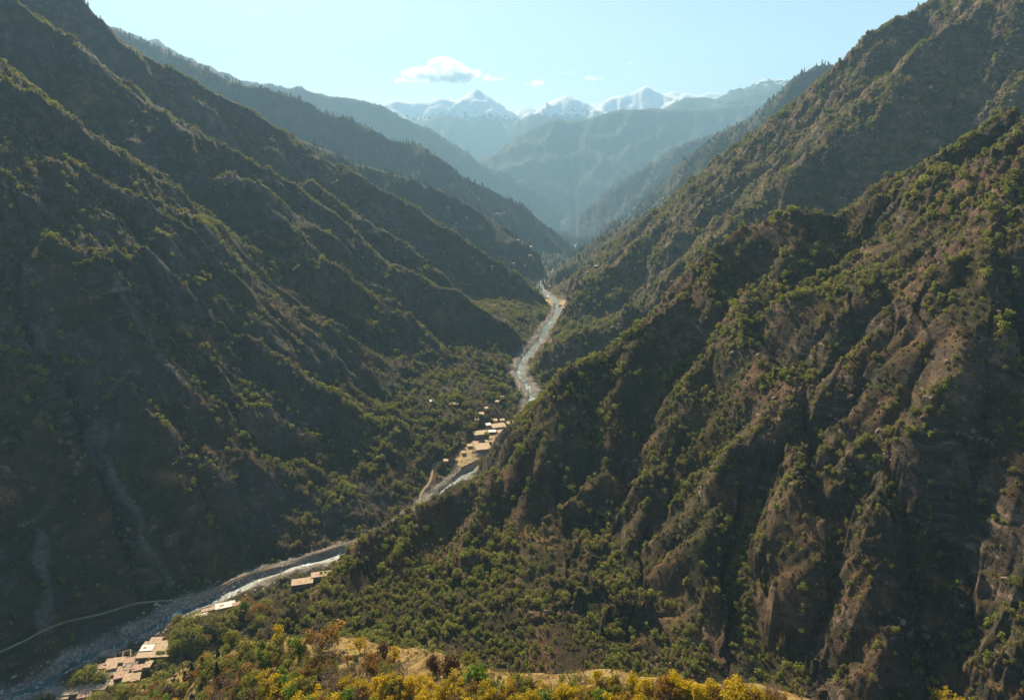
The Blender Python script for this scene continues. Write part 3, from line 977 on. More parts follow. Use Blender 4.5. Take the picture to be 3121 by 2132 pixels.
def crown_arrays(g, h, w, n_lobes, leaves, leaf, base=0.25, shape='round', fill=0.55):
    """many small leaf faces spread through a handful of uneven lobes"""
    C = []; Rr = []
    for i in range(n_lobes):
        t_ = (i + 0.5) / n_lobes
        z = base + (0.96 - base) * t_
        if shape == 'round': rad = math.sin(math.pi * min(1, 0.18 + 0.78 * t_)) * 0.5
        elif shape == 'cone': rad = 0.48 * (1 - t_) + 0.04
        elif shape == 'column': rad = 0.32 * math.sin(math.pi * (0.15 + 0.8 * t_)) + 0.1
        else: rad = 0.5 * (0.35 + 0.65 * t_)
        th_ = g.random() * 6.28 + i * 2.4
        off = rad * (0.25 + 0.75 * g.random()) * (0.4 if shape in ('cone', 'column') else 0.9)
        C.append((math.cos(th_) * off * w, math.sin(th_) * off * w, z * h))
        Rr.append((0.20 + 0.16 * g.random()) * w * (1.15 if shape == 'round' else (1.5 * (1 - t_) + 0.3) if shape == 'cone' else 1.0))
    C = np.array(C); Rr = np.array(Rr)
    li = g.integers(0, n_lobes, leaves)
    d = rand_dirs(leaves, g)
    d[:, 2] = d[:, 2] * 0.8 + 0.12
    rad = Rr[li] * (fill + (1 - fill) * g.random(leaves)) 
    P = C[li] + d * rad[:, None] * np.array([1, 1, 0.85])
    # face orientation: mostly outward with scatter
    nrm = d + rand_dirs(leaves, g) * 0.75 + np.array([0, 0, 0.25])
    nrm /= np.linalg.norm(nrm, axis=1, keepdims=True)
    a = np.cross(nrm, rand_dirs(leaves, g)); a /= np.linalg.norm(a, axis=1, keepdims=True) + 1e-9
    b = np.cross(nrm, a)
    s = leaf * (0.6 + 0.8 * g.random(leaves))[:, None]
    V = np.stack([P - a * s - b * s * 0.7, P + a * s - b * s * 0.5, P + a * s * 0.6 + b * s * 0.8, P - a * s * 0.8 + b * s * 0.6], 1).reshape(-1, 3)
    F = np.arange(leaves * 4).reshape(-1, 4)
    return V, F, C


def tube(V, F, pts, rads, sides=5):
    base = len(V)
    for (p, r) in zip(pts, rads):
        for k in range(sides):
            a = 2 * math.pi * k / sides
            V.append((p[0] + r * math.cos(a), p[1] + r * math.sin(a), p[2]))
    for i in range(len(pts) - 1):
        for k in range(sides):
            a = base + i * sides + k; b = base + i * sides + (k + 1) % sides
            F.append((a, b, b + sides, a + sides))


def trunk_mesh(name, g, h, w, C, r=0.03, mat=None):
    V = []; F = []
    R_ = h * r
    bend = (g.random(2) - .5) * 0.12 * h
    tr = [(bend[0] * t_ * t_, bend[1] * t_ * t_, h * 0.82 * t_ - 0.5 * (t_ == 0)) for t_ in (0, .2, .45, .7, 1.0)]
    tube(V, F, tr, [R_ * 1.5, R_, R_ * .8, R_ * .5, R_ * .15])
    for c in C[:: max(1, len(C) // 6)]:
        z0 = max(0.15 * h, c[2] * 0.5)
        m = ((c[0] * 0.45), (c[1] * 0.45), (z0 + c[2]) / 2)
        tube(V, F, [(0, 0, z0), m, tuple(c)], [R_ * .55, R_ * .35, R_ * .1], 4)
    return mesh_np(name, V, F, mat or M_BARK)


def branch_mesh(name, g, h, w, mat, depth=4, spread=0.55, n0=5, tw=0.012):
    """bare crown: forking branches down to twigs"""
    V = []; F = []
    def grow(p, d, L, r, k):
        q = p + d * L * 0.5 + g.normal(size=3) * L * 0.05
        e = p + d * L + g.normal(size=3) * L * 0.07
        tube(V, F, [tuple(p), tuple(q), tuple(e)], [r, r * .75, r * .5], 3 if k < 3 else 4)
        if k == 0: return
        for _ in range(3 if k > 1 else 4):
            nd = d + g.normal(size=3) * spread + np.array([0, 0, 0.18]); nd /= np.linalg.norm(nd)
            grow(e if g.random() < .6 else q, nd, L * (0.62 + .2 * g.random()), max(tw, r * .5), k - 1)
    R_ = h * 0.028
    tube(V, F, [(0, 0, -.5), (0, 0, h * .12), (0.02 * h, 0, h * .28)], [R_ * 1.4, R_, R_ * .8], 5)
    tf = len(F)
    for i in range(n0):
        a = i * 6.28 / n0 + g.random()
        d = np.array([math.cos(a) * spread * w / h * 1.2, math.sin(a) * spread * w / h * 1.2, 1.0]); d /= np.linalg.norm(d)
        grow(np.array([0.02 * h, 0, h * (.2 + .1 * g.random())]), d, h * 0.27, R_ * .6, depth)
    return V, F, tf


def place(root, loc, rz, s, sz=None):
    root.location = loc; root.rotation_euler = (0, 0, rz); root.scale = (s, s, sz or s)


def copy_thing(o, label=None):
    r = o.copy(); COL.objects.link(r)
    for ch in list(o.children):
        c = ch.copy(); COL.objects.link(c); c.parent = r
    if label: r['label'] = label
    return r


# oaks and olives of the slopes: eight crowns
TREE_KINDS = []
for i in range(8):
    g = np.random.default_rng(500 + i)
    h = 7.2; w = (7.0, 8.2, 6.0, 7.6, 5.4, 8.4, 6.6, 7.2)[i]
    V, F, C = crown_arrays(g, h, w, 9, 230, 0.52, 0.22, 'round', 0.5)
    crown = mesh_np('crown', V, F, (M_OAK, M_OAK2)[i % 3 == 1])
    trunk = trunk_mesh('trunk', g, h, w, C, 0.022)
    TREE_KINDS.append((crown, trunk, h))
FIRS = []
for i in range(3):
    g = np.random.default_rng(560 + i)
    V, F, C = crown_arrays(g, 14, 6.0, 9, 200, 0.7, 0.08, 'cone', 0.4)
    FIRS.append((mesh_np('crown', V, F, M_DARK), trunk_mesh('trunk', g, 14, 5, C[:3], 0.016), 14))


def scatter(n, ymin, ymax, xf, seed):
    """random ground points, evenly per unit of ground in wedges"""
    g = np.random.default_rng(seed)
    r = np.sqrt(g.random(n) * (ymax ** 2 - ymin ** 2) + ymin ** 2)
    a = (g.random(n) * 2 - 1) * xf
    return np.sin(a) * r, np.cos(a) * r, g


def look(F, x, y):
    a = np.arctan2(x, y); r = np.hypot(x, y)
    i = np.clip(np.rint(np.interp(a, AZ, np.arange(len(AZ)))).astype(int), 0, len(AZ) - 1)
    j = np.clip(np.rint(np.interp(r, RR, np.arange(len(RR)))).astype(int), 0, len(RR) - 1)
    return F[j, i]


def seen(x, y, z, h=6.0, slack=0.012):
    r = np.hypot(x, y)
    return (z + h - CAM_Z) / r >= look(VISM_PREV, x, y) - slack


VISM_PREV = np.vstack([np.full((1, SL.shape[1]), -9.0), VISM[:-1]])
dR = np.gradient(GZ, axis=0) / np.gradient(RR)[:, None]
dA = np.gradient(GZ, axis=1) / (RR[:, None] * np.gradient(AZ)[None, :])
SLOPE = np.hypot(dR, dA).astype(np.float32)
# slope towards the sun (brush is thickest on the sunlit crests)
SUNSIDE = (-(dR * np.cos(A2 - SUN_AZ) - dA * np.sin(A2 - SUN_AZ))).astype(np.float32)
PN = {k: np.isin(GID, [i for i, q in enumerate(KEYS) if q == k]) for k in set(KEYS)}
CLEAR = (F_field > 0.2) | (GRD < 24)
for opt, P in ROADS:
    d, _ = seg_dist(GX[near].astype(float), GY[near].astype(float), P)
    c = CLEAR[near]; c |= d < 6.5; CLEAR[near] = c

tx, ty, g = scatter(480000, 330, 2500, math.radians(47), 77)
tz = grid_lookup(tx, ty)
m = seen(tx, ty, tz, 7)
tx, ty, tz = tx[m], ty[m], tz[m]
ss_ = look(SUNSIDE, tx, ty); sl_ = look(SLOPE, tx, ty)
clump = fbm(tx / 55, ty / 55, 3, 301); zone = fbm(tx / 260, ty / 260, 2, 311)
prob = 0.10 + 0.80 * sstep(-0.20, 0.45, clump + 0.5 * zone)
onleft = look(PN['left_near'] | PN['left_mid'] | PN['left_high'], tx, ty)
prob = 0.86 * prob * np.where(onleft, 0.05 + 1.25 * sstep(-0.45, 0.05, ss_), 0.52 + 0.95 * sstep(-0.65, 0.0, ss_)) * (1 - 0.75 * sstep(1.05, 1.7, sl_))
prob = np.where(look(PN['right_mid'] | PN['right_high'], tx, ty), prob * 0.75, prob)
prob = np.where(look(PN['home_hill'], tx, ty) & (np.hypot(tx, ty) < 400), 0, prob)
keep = (g.random(len(tx)) < prob * 0.75) & ~look(CLEAR, tx, ty)
tx, ty, tz = tx[keep], ty[keep], tz[keep]
tsz = np.clip(g.normal(0.66, 0.24, len(tx)), 0.24, 1.3) * (0.78 + 0.34 * (fbm(tx / 90, ty / 90, 2, 333) > -.1)) * (0.72 + 0.28 * sstep(550, 1000, np.hypot(tx, ty)))
trz = g.random(len(tx)) * 6.283
tk = g.integers(0, 8, len(tx))
dist = np.sqrt(tx ** 2 + ty ** 2 + (tz - CAM_Z) ** 2)
size_px = tsz / dist
infr = (np.abs(tx / (ty * CP + (CAM_Z - tz) * SP)) < 0.735) & ((CAM_Z - tz) * CP - ty * SP < 0.5 * (ty * CP + (CAM_Z - tz) * SP))
vis_strict = seen(tx, ty, tz, 4.5, 0.0)
score = np.where(infr & vis_strict, size_px, 0)
order = np.argsort(-score)
N_IND = 300
print('slope trees', len(tx))

proto = {}
for n_, i in enumerate(order[:N_IND]):
    k = int(tk[i])
    if k not in proto:
        root = bpy.data.objects.new('evergreen_oak', None); COL.objects.link(root)
        root.empty_display_size = 1
        c = link(bpy.data.objects.new('crown', TREE_KINDS[k][0]), root)
        b = link(bpy.data.objects.new('trunk', TREE_KINDS[k][1]), root)
        proto[k] = root
        tag(root, 'round dark green evergreen oak on the slope below the autumn trees', 'tree', 'evergreen oaks scattered over the lower slopes')
    else:
        root = copy_thing(proto[k])
    place(root, (tx[i], ty[i], tz[i] - 0.2), trz[i], tsz[i], tsz[i] * (0.85 + 0.3 * rng.random()))
    dep = ty[i] * CP + (CAM_Z - tz[i]) * SP
    ipx = 1162 + 1570 * tx[i] / dep; ipy = 794 + 1570 * ((CAM_Z - tz[i]) * CP - ty[i] * SP) / dep
    cx_ = ('under the mud roofs', 'left of the middle', 'above the yellow trees', 'right of the middle', 'near the right edge', 'at the right edge')[int(np.clip((ipx - 560) // 300, 0, 5))]
    cy_ = ('high', 'halfway up', 'low', 'at the foot')[int(np.clip((ipy - 900) // 170, 0, 3))]
    root['label'] = '%s %s oak %s on the big slope %s' % ('large' if tsz[i] > 1.05 else 'small', 'dull olive' if k % 3 == 1 else 'dark green', cy_, cx_)



def gn_instances(name, X, Y, Z, RZ, S, K, sources, label, cat):
    """one object: points that carry one of several source meshes each"""
    n = len(X)
    me = bpy.data.meshes.new(name)
    me.vertices.add(n)
    me.vertices.foreach_set('co', np.stack([X, Y, Z], -1).astype(np.float32).ravel())
    for nm, arr, ty_ in (('rz', RZ, 'FLOAT'), ('sc', S, 'FLOAT')):
        a = me.attributes.new(nm, ty_, 'POINT'); a.data.foreach_set('value', np.asarray(arr, np.float32))
    a = me.attributes.new('kd', 'INT', 'POINT'); a.data.foreach_set('value', np.asarray(K, np.int32))
    o = link(bpy.data.objects.new(name, me))
    ng = bpy.data.node_groups.new(name + '_nodes', 'GeometryNodeTree')
    ng.interface.new_socket('Geometry', in_out='INPUT', socket_type='NodeSocketGeometry')
    ng.interface.new_socket('Geometry', in_out='OUTPUT', socket_type='NodeSocketGeometry')
    N = ng.nodes; Lk = ng.links
    gi = N.new('NodeGroupInput'); go = N.new('NodeGroupOutput')
    def named(nm, dt):
        x = N.new('GeometryNodeInputNamedAttribute'); x.data_type = dt; x.inputs['Name'].default_value = nm
        return x.outputs['Attribute']
    rz_ = named('rz', 'FLOAT'); s_ = named('sc', 'FLOAT'); k_ = named('kd', 'INT')
    comb = N.new('ShaderNodeCombineXYZ'); Lk.new(rz_, comb.inputs[2])
    er = N.new('FunctionNodeEulerToRotation'); Lk.new(comb.outputs[0], er.inputs[0])
    join = N.new('GeometryNodeJoinGeometry')
    for i, src in enumerate(sources):
        cmp_ = N.new('FunctionNodeCompare'); cmp_.data_type = 'INT'; cmp_.operation = 'EQUAL'
        Lk.new(k_, [s for s in cmp_.inputs if s.type == 'INT'][0]); [s for s in cmp_.inputs if s.type == 'INT'][1].default_value = i
        oi = N.new('GeometryNodeObjectInfo'); oi.inputs['Object'].default_value = src
        oi.transform_space = 'ORIGINAL'
        oi.inputs['As Instance'].default_value = False
        iop = N.new('GeometryNodeInstanceOnPoints')
        Lk.new(gi.outputs[0], iop.inputs['Points']); Lk.new(cmp_.outputs[0], iop.inputs['Selection'])
        Lk.new(oi.outputs['Geometry'], iop.inputs['Instance'])
        Lk.new(er.outputs[0], iop.inputs['Rotation']); Lk.new(s_, iop.inputs['Scale'])
        Lk.new(iop.outputs[0], join.inputs[0])
    Lk.new(join.outputs[0], go.inputs[0])
    md = o.modifiers.new('scatter', 'NODES'); md.node_group = ng
    return tag(o, label, cat, kind='stuff')


def unlinked(name, me):
    return bpy.data.objects.new(name, me)


rest = order[N_IND:]
SRC = [unlinked('tree_shape', k[0]) for k in TREE_KINDS]
gn_instances('hillside_woods', tx[rest], ty[rest], tz[rest] - 0.25, trz[rest], tsz[rest], tk[rest], SRC,
             'thousands of round evergreen trees dotting both valley sides', 'woods')

# far woods, thinner and only on crests and flanks that read as trees
fx, fy, g = scatter(190000, 2500, 12800, math.radians(38), 78)
fz = grid_lookup(fx, fy)
m = seen(fx, fy, fz, 14, 0.003) & ((fbm(fx / 130, fy / 130, 3, 351) + 0.1) > g.random(len(fx)) * 0.9 - 0.45)
fx, fy, fz = fx[m], fy[m], fz[m]
fk = g.integers(0, 3, len(fx))
FS = [unlinked('tree_shape', k[0]) for k in FIRS]
gn_instances('far_woods', fx, fy, fz - 0.5, g.random(len(fx)) * 6.28, (0.7 + 0.9 * g.random(len(fx))) * (1 + 0.5 * (fy > 4500)), fk, FS,
             'distant fir woods fringing the blue ridges', 'woods')
print('far trees', len(fx))

# low scrub between the trees, too small to count
SCR = []
for i in range(4):
    g = np.random.default_rng(600 + i)
    V, F, C = crown_arrays(g, 1.9, 2.6, 4, 46, 0.34, 0.1, 'round', 0.3)
    SCR.append(unlinked('scrub_shape', mesh_np('scrub_shape', V, F, (M_SCRUB, M_RUST, M_SCRUB, M_OAK2)[i])))
bx, by, g = scatter(160000, 330, 1500, math.radians(45), 79)
bz = grid_lookup(bx, by)
m = seen(bx, by, bz, 2, 0.004) & ~look(CLEAR, bx, by) & (g.random(len(bx)) < 0.35 + 0.5 * fbm(bx / 40, by / 40, 3, 361))
bx, by, bz = bx[m], by[m], bz[m]
pr = np.array([0.5, 0.2, 0.22, 0.08])
gn_instances('scrub', bx, by, bz - 0.15, g.random(len(bx)) * 6.28, 0.5 + 0.9 * g.random(len(bx)) ** 2, g.choice(4, len(bx), p=pr), SCR,
             'low dry scrub and small bushes between the trees', 'scrub')
print('scrub', len(bx))

# ------------------------------------------------------------------ stones
def rock_mesh(name, seed, mat, sub=2, flat=0.7):
    import bmesh
    g = np.random.default_rng(seed)
    bm = bmesh.new(); bmesh.ops.create_icosphere(bm, subdivisions=sub, radius=1.0)
    pl = rand_dirs(9, g)
    for v in bm.verts:
        c = np.array(v.co); d = 1.0
        for q in pl:
            dd = c @ q
            if dd > 0.62: d = min(d, 0.62 / dd + 0.05)
        c = c * d * (1 + g.normal() * 0.05)
        v.co = (c[0] * 1.1, c[1] * 0.9, c[2] * flat)
    me = bpy.data.meshes.new(name); bm.to_mesh(me); bm.free(); me.materials.append(mat)
    return me


M_PALE = plain('pale_stone', (0.24, 0.215, 0.185), (0.52, 0.47, 0.41), 0.9, 0.9, 0.5, 0.3)
M_ROCK = plain('brown_rock', (0.06, 0.042, 0.032), (0.30, 0.205, 0.145), 0.35, 0.95, 0.6, 0.5)
RS = [unlinked('stone_shape', rock_mesh('stone_shape', 700 + i, M_PALE, 1)) for i in range(4)]
RB = [unlinked('rock_shape', rock_mesh('rock_shape', 720 + i, M_ROCK, 2, 0.9)) for i in range(4)]

g = np.random.default_rng(91)
rs = RR[(RR > 300)]
qx, qy, g = scatter(400000, 420, 2700, math.radians(42), 92)
rd_, _ = river_dist(qx.astype(np.float32), qy.astype(np.float32))
m = (rd_ < 24) & (g.random(len(qx)) < np.where(rd_ < 4, 0.34, 0.55))
qx, qy = qx[m], qy[m]; qz = grid_lookup(qx, qy)
m = seen(qx, qy, qz, 1.0, 0.01)
qx, qy, qz = qx[m], qy[m], qz[m]
gn_instances('river_stones', qx, qy, qz, g.random(len(qx)) * 6.28, 0.35 + 1.9 * g.random(len(qx)) ** 3, g.integers(0, 4, len(qx)), RS,
             'pale boulders and gravel strewn along the river bed', 'stones')
print('river stones', len(qx))
# pale blocks in the gully chutes
m = np.nonzero((a_st > 0.2) & (g.random(a_st.shape) < 0.06))
gn_instances('chute_stones', GX[m], GY[m], GZ[m], g.random(len(m[0])) * 6.28, 0.35 + 1.1 * g.random(len(m[0])) ** 2, g.integers(0, 4, len(m[0])), RS,
             'pale rubble lying in the dry gullies of the shaded slope', 'rubble')
# bedrock breaking through on the slopes
qx, qy, g = scatter(100000, 380, 2400, math.radians(45), 93)
qz = grid_lookup(qx, qy)
cl = fbm(qx / 60, qy / 60, 3, 401) + 0.5 * fbm(qx / 200, qy / 200, 2, 402)
rk_ = look(PN['right_mid'] | PN['right_high'], qx, qy)
m = seen(qx, qy, qz, 2, 0.006) & ~look(CLEAR, qx, qy) & (cl > np.where(rk_, 0.05, 0.28)) & (g.random(len(qx)) < np.where(rk_, 0.8, 0.5))
qx, qy, qz = qx[m], qy[m], qz[m]; rk_ = rk_[m]
qs = (0.7 + 3.2 * g.random(len(qx)) ** 3) * np.where(rk_, 1.8, 1.0)
gn_instances('outcrops', qx, qy, qz - 0.3 * qs, g.random(len(qx)) * 6.28, qs, g.integers(0, 4, len(qx)), RB,
             'brown bedrock breaking through the brush on the slopes', 'outcrops')
print('outcrops', len(qx))

# ------------------------------------------------------------------ houses
M_MUD = plain('mud_plaster', (0.30, 0.21, 0.135), (0.50, 0.37, 0.25), 0.6, 0.95, 0.3, 0.1)
M_ROOF = plain('mud_roof', (0.34, 0.25, 0.16), (0.56, 0.43, 0.30), 0.35, 0.95, 0.3, 0.1)
M_REDROOF = plain('reddish_roof', (0.33, 0.19, 0.14), (0.56, 0.38, 0.29), 0.4, 0.95, 0.3, 0.1)
M_STONEW = plain('stone_wall', (0.10, 0.085, 0.07), (0.33, 0.28, 0.225), 1.6, 0.95, 0.8, 0.2)
M_WHITE = plain('whitewash', (0.66, 0.62, 0.56), (0.85, 0.82, 0.77), 0.5, 0.9, 0.2, 0.05)
M_HOLE = plain('dark_opening', (0.015, 0.012, 0.010), (0.03, 0.025, 0.02), 1.0)
M_WOOD = plain('weathered_wood', (0.10, 0.065, 0.04), (0.22, 0.15, 0.095), 2.0)


def boxes(name, bs, mat, parent=None, bevel=0.0):
    V = []; F = []
    for (x0, x1, y0, y1, z0, z1) in bs:
        b = len(V)
        for z in (z0, z1):
            for (x, y) in ((x0, y0), (x1, y0), (x1, y1), (x0, y1)): V.append((x, y, z))
        F += [(b, b + 3, b + 2, b + 1), (b + 4, b + 5, b + 6, b + 7)]
        for k in range(4): F.append((b + k, b + (k + 1) % 4, b + 4 + (k + 1) % 4, b + 4 + k))
    return link(bpy.data.objects.new(name, mesh_np(name, V, F, mat)), parent)


def house(px, py, wpx, dpx, h, rot, label, roofmat=None, wallmat=None, detail=2, yard=0, ruin=False, group=None, name='mud_house', cat='house', y0=430):
    """flat-roofed house; wpx wide and dpx deep in picture points, turned into metres at its distance"""
    p = hit_grid(px, py, y0)
    if p is None: return None
    x, y, z = p
    dist = math.sqrt(x * x + y * y + (CAM_Z - z) ** 2)
    k = dist / 1570.0 * (0.86 if group == V1 and wpx < 50 else 1.0)
    w = wpx * k; tilt = max(0.28, (CAM_Z - z) / dist); d = dpx * k / tilt
    root = bpy.data.objects.new(name, None); COL.objects.link(root)
    cs, sn = math.cos(math.radians(rot)), math.sin(math.radians(rot))
    zs = [gl for gl in grid_lookup([x + cs * a * w / 2 - sn * b * d / 2 for a, b in ((-1, -1), (1, -1), (1, 1), (-1, 1), (0, 0))],
                                   [y + sn * a * w / 2 + cs * b * d / 2 for a, b in ((-1, -1), (1, -1), (1, 1), (-1, 1), (0, 0))])]
    zb = min(zs); zt = max(zs) * 0.5 + sum(zs) / 10 
    root.location = (x, y, zt); root.rotation_euler = (0, 0, math.radians(rot))
    low = zb - zt - 1.0
    W, D_ = w / 2, d / 2
    t_ = 0.45
    wm = wallmat or M_MUD; rm = roofmat or M_ROOF
    if ruin:
        for sx in ((-W, W, -D_, -D_ + t_), (-W, W, D_ - t_, D_), (-W, -W + t_, -D_ + t_, D_ - t_), (W - t_, W, -D_ + t_, D_ - t_), (-t_ / 2, t_ / 2, -D_ + t_, D_ - t_)):
            boxes('wall', [(sx[0], sx[1], sx[2], sx[3], low, h * (0.8 + 0.3 * random.random()))], rm, root)
        return tag(root, label, cat, group)
    boxes('wall', [(-W, W, -D_, D_, low, h)], wm, root)
    boxes('roof', [(-W - .35, W + .35, -D_ - .35, D_ + .35, h, h + .35)], rm, root)
    if detail >= 2:
        boxes('parapet', [(-W - .35, W + .35, -D_ - .35, -D_ - .05, h + .35, h + .62), (-W - .35, -W - .05, -D_ - .05, D_ + .35, h + .35, h + .62)], rm, root)
        # rows of beam ends under the eaves
        n = max(3, int(w / 1.1))
        boxes('beam', [(-W + (i + .5) * w / n - .09, -W + (i + .5) * w / n + .09, -D_ - .62, -D_ - .352, h - .22, h - .02) for i in range(n)], M_WOOD, root)
    if detail >= 1:
        n = max(2, int(w / 3.2))
        for i in range(n):
            cx = -W + (i + .5) * w / n
            if i == n // 2:
                dr = boxes('door', [(cx - .5, cx + .5, -D_ - .06, -D_ + .1, 0.05, min(2.0, h - .5))], M_WOOD, root)
            else:
                wi = boxes('window', [(cx - .42, cx + .42, -D_ - .05, -D_ + .1, h * .35, h * .35 + .95)], M_HOLE, root)
                boxes('frame', [(cx - .52, cx + .52, -D_ - .09, -D_ - .052, h * .35 - .12, h * .35 - .02), (cx - .52, cx + .52, -D_ - .09, -D_ - .052, h * .35 + .97, h * .35 + 1.07)], M_WOOD, wi)
        boxes('window', [(W - .1, W + .05, -.45, .45, h * .35, h * .35 + .9)], M_HOLE, root)
    if detail >= 2:
        boxes('smoke_hole', [(W * .3, W * .3 + .7, D_ * .1, D_ * .1 + .7, h + .352, h + .5)], M_HOLE, root)
        boxes('crop_heap', [(-W * .6, -W * .1, -D_ * .3, D_ * .4, h + .352, h + .47)], M_REDROOF, root)
    return tag(root, label, cat, group)


V1 = 'houses of the riverside village at the bottom left'
H1 = [
    (358, 1484, 60, 26, 2.4, 8, 'broad flat-roofed compound of the village with a white block standing on it', None, M_STONEW),
    (355, 1464, 24, 12, 4.6, 8, 'small tan hut at the back of the white-block compound', None, M_STONEW),
    (263, 1507, 36, 10, 3.2, 12, 'long narrow mud house at the upper edge of the packed village roofs', None, M_MUD),
    (298, 1507, 26, 14, 3.6, 20, 'reddish-roofed house at the upper right of the packed village roofs', M_REDROOF, M_STONEW),
    (258, 1525, 24, 24, 3.4, 14, 'square tan house at the left of the packed village roofs', None, M_MUD),
    (293, 1523, 40, 17, 3.4, 14, 'widest tan roof in the middle of the packed village', None, M_STONEW),
    (292, 1543, 32, 22, 5.2, 16, 'tall front house with dark stone wall below the packed village roofs', None, M_STONEW),
    (337, 1513, 14, 12, 3.4, 5, 'little square house standing alone under the white-block compound', None, M_MUD),
    (211, 1533, 20, 12, 3.0, 15, 'tan hut beside the white dome near the river', None, M_MUD),
    (208, 1563, 40, 14, 3.2, 12, 'wide roof over two houses near the bottom edge of the village', None, M_MUD),
    (166, 1574, 30, 17, 4.6, 12, 'tan box house with a dark stone front at the bottom edge', None, M_STONEW),
    (197, 1580, 26, 18, 3.6, 12, 'patchy pinkish roof right of the dark-fronted house', M_REDROOF, M_MUD),
    (122, 1578, 40, 16, 3.0, 18, 'shaded roof nearest the river at the bottom edge', M_STONEW, M_STONEW),  # mud roof in dark stone tone: its shade is put into the colour
    (247, 1495, 34, 12, 2.8, 10, 'shaded grey roof beside the roofless walls', M_STONEW, M_STONEW),  # grey stands for shade on this roof, painted with the wall stone tone
]
H1 = [q for q in H1 if not (245 < q[0] < 315 and 1520 < q[1] < 1550)]
_sm = random.Random(5)
for n_, (a_, b_) in enumerate([(256, 1521), (275, 1519), (298, 1521), (314, 1524), (262, 1533), (283, 1533), (303, 1536), (272, 1545), (292, 1549), (310, 1545), (240, 1545), (232, 1519),
                               (250, 1556), (146, 1588), (232, 1574), (186, 1547), (242, 1532)]):
    H1.append((a_, b_, _sm.uniform(15, 24), _sm.uniform(9, 15), _sm.uniform(2.4, 4.6), _sm.uniform(5, 22),
               '%s roof %s of the packed village, row %s' % (('tan', 'pale', 'brown', 'rosy')[n_ % 4], ('at the left', 'in the middle', 'at the right')[0 if a_ < 262 else 1 if a_ < 292 else 2],
                ('behind', 'centre', 'front')[0 if b_ < 1527 else 1 if b_ < 1540 else 2]), (None, M_MUD, M_STONEW, M_REDROOF)[n_ % 4], (M_MUD, M_STONEW)[n_ % 2]))
for (a_, b_, w_, d_, h_, r_, lab, rm, wm) in H1:
    house(a_, b_, w_, d_, h_ + random.uniform(-.6, 1.2), r_ + random.uniform(-5, 5), lab, rm, wm, 2, group=V1)
house(280, 1490, 30, 13, 2.6, 24, 'roofless rectangle of mud walls above the packed village roofs', M_ROOF, None, ruin=True, group=V1, name='ruined_house')
w_ = house(336, 1482, 25, 11, 5.4, 6, 'white block house on the broad compound', M_WHITE, M_WHITE, 2, group=V1)
house(361, 1479, 26, 6, 4.0, 6, 'low shed joined to the white block house', M_REDROOF, M_MUD, 1, group=V1)
V2 = 'houses along the river bank right of the village'
for (a_, b_, w_, d_, h_, r_, lab, rm, wm) in [
    (453, 1403, 30, 5, 2.6, 24, 'long white roof running up towards the river', M_WHITE, M_STONEW),
    (512, 1379, 36, 10, 3.0, 22, 'pale jagged roof on the river bank', M_WHITE, M_STONEW),
    (525, 1411, 20, 10, 3.8, 28, 'orange-lit roof with a dark wall among the bank trees', M_REDROOF, M_STONEW),
    (470, 1390, 18, 5, 2.8, 24, 'small pale roof behind the long white one', None, M_MUD),
    (492, 1384, 16, 6, 2.8, 22, 'small tan roof left of the pale jagged one', None, M_MUD),
    (538, 1376, 16, 6, 3.0, 20, 'small tan roof right of the pale jagged one', M_REDROOF, M_MUD),
    (548, 1396, 14, 6, 3.2, 20, 'small roof among the trees below the jagged one', None, M_STONEW),
    (687, 1326, 42, 12, 4.2, 14, 'long flat mud roof on the shoulder above the river, lower of the two', None, M_STONEW),
    (733, 1309, 46, 10, 4.2, 14, 'long flat mud roof on the shoulder above the river, upper of the two', None, M_STONEW),
]:
    house(a_, b_, w_, d_, h_, r_, lab, rm, wm, 2, group=V2)
V3 = 'houses of the middle village beside the rapids'
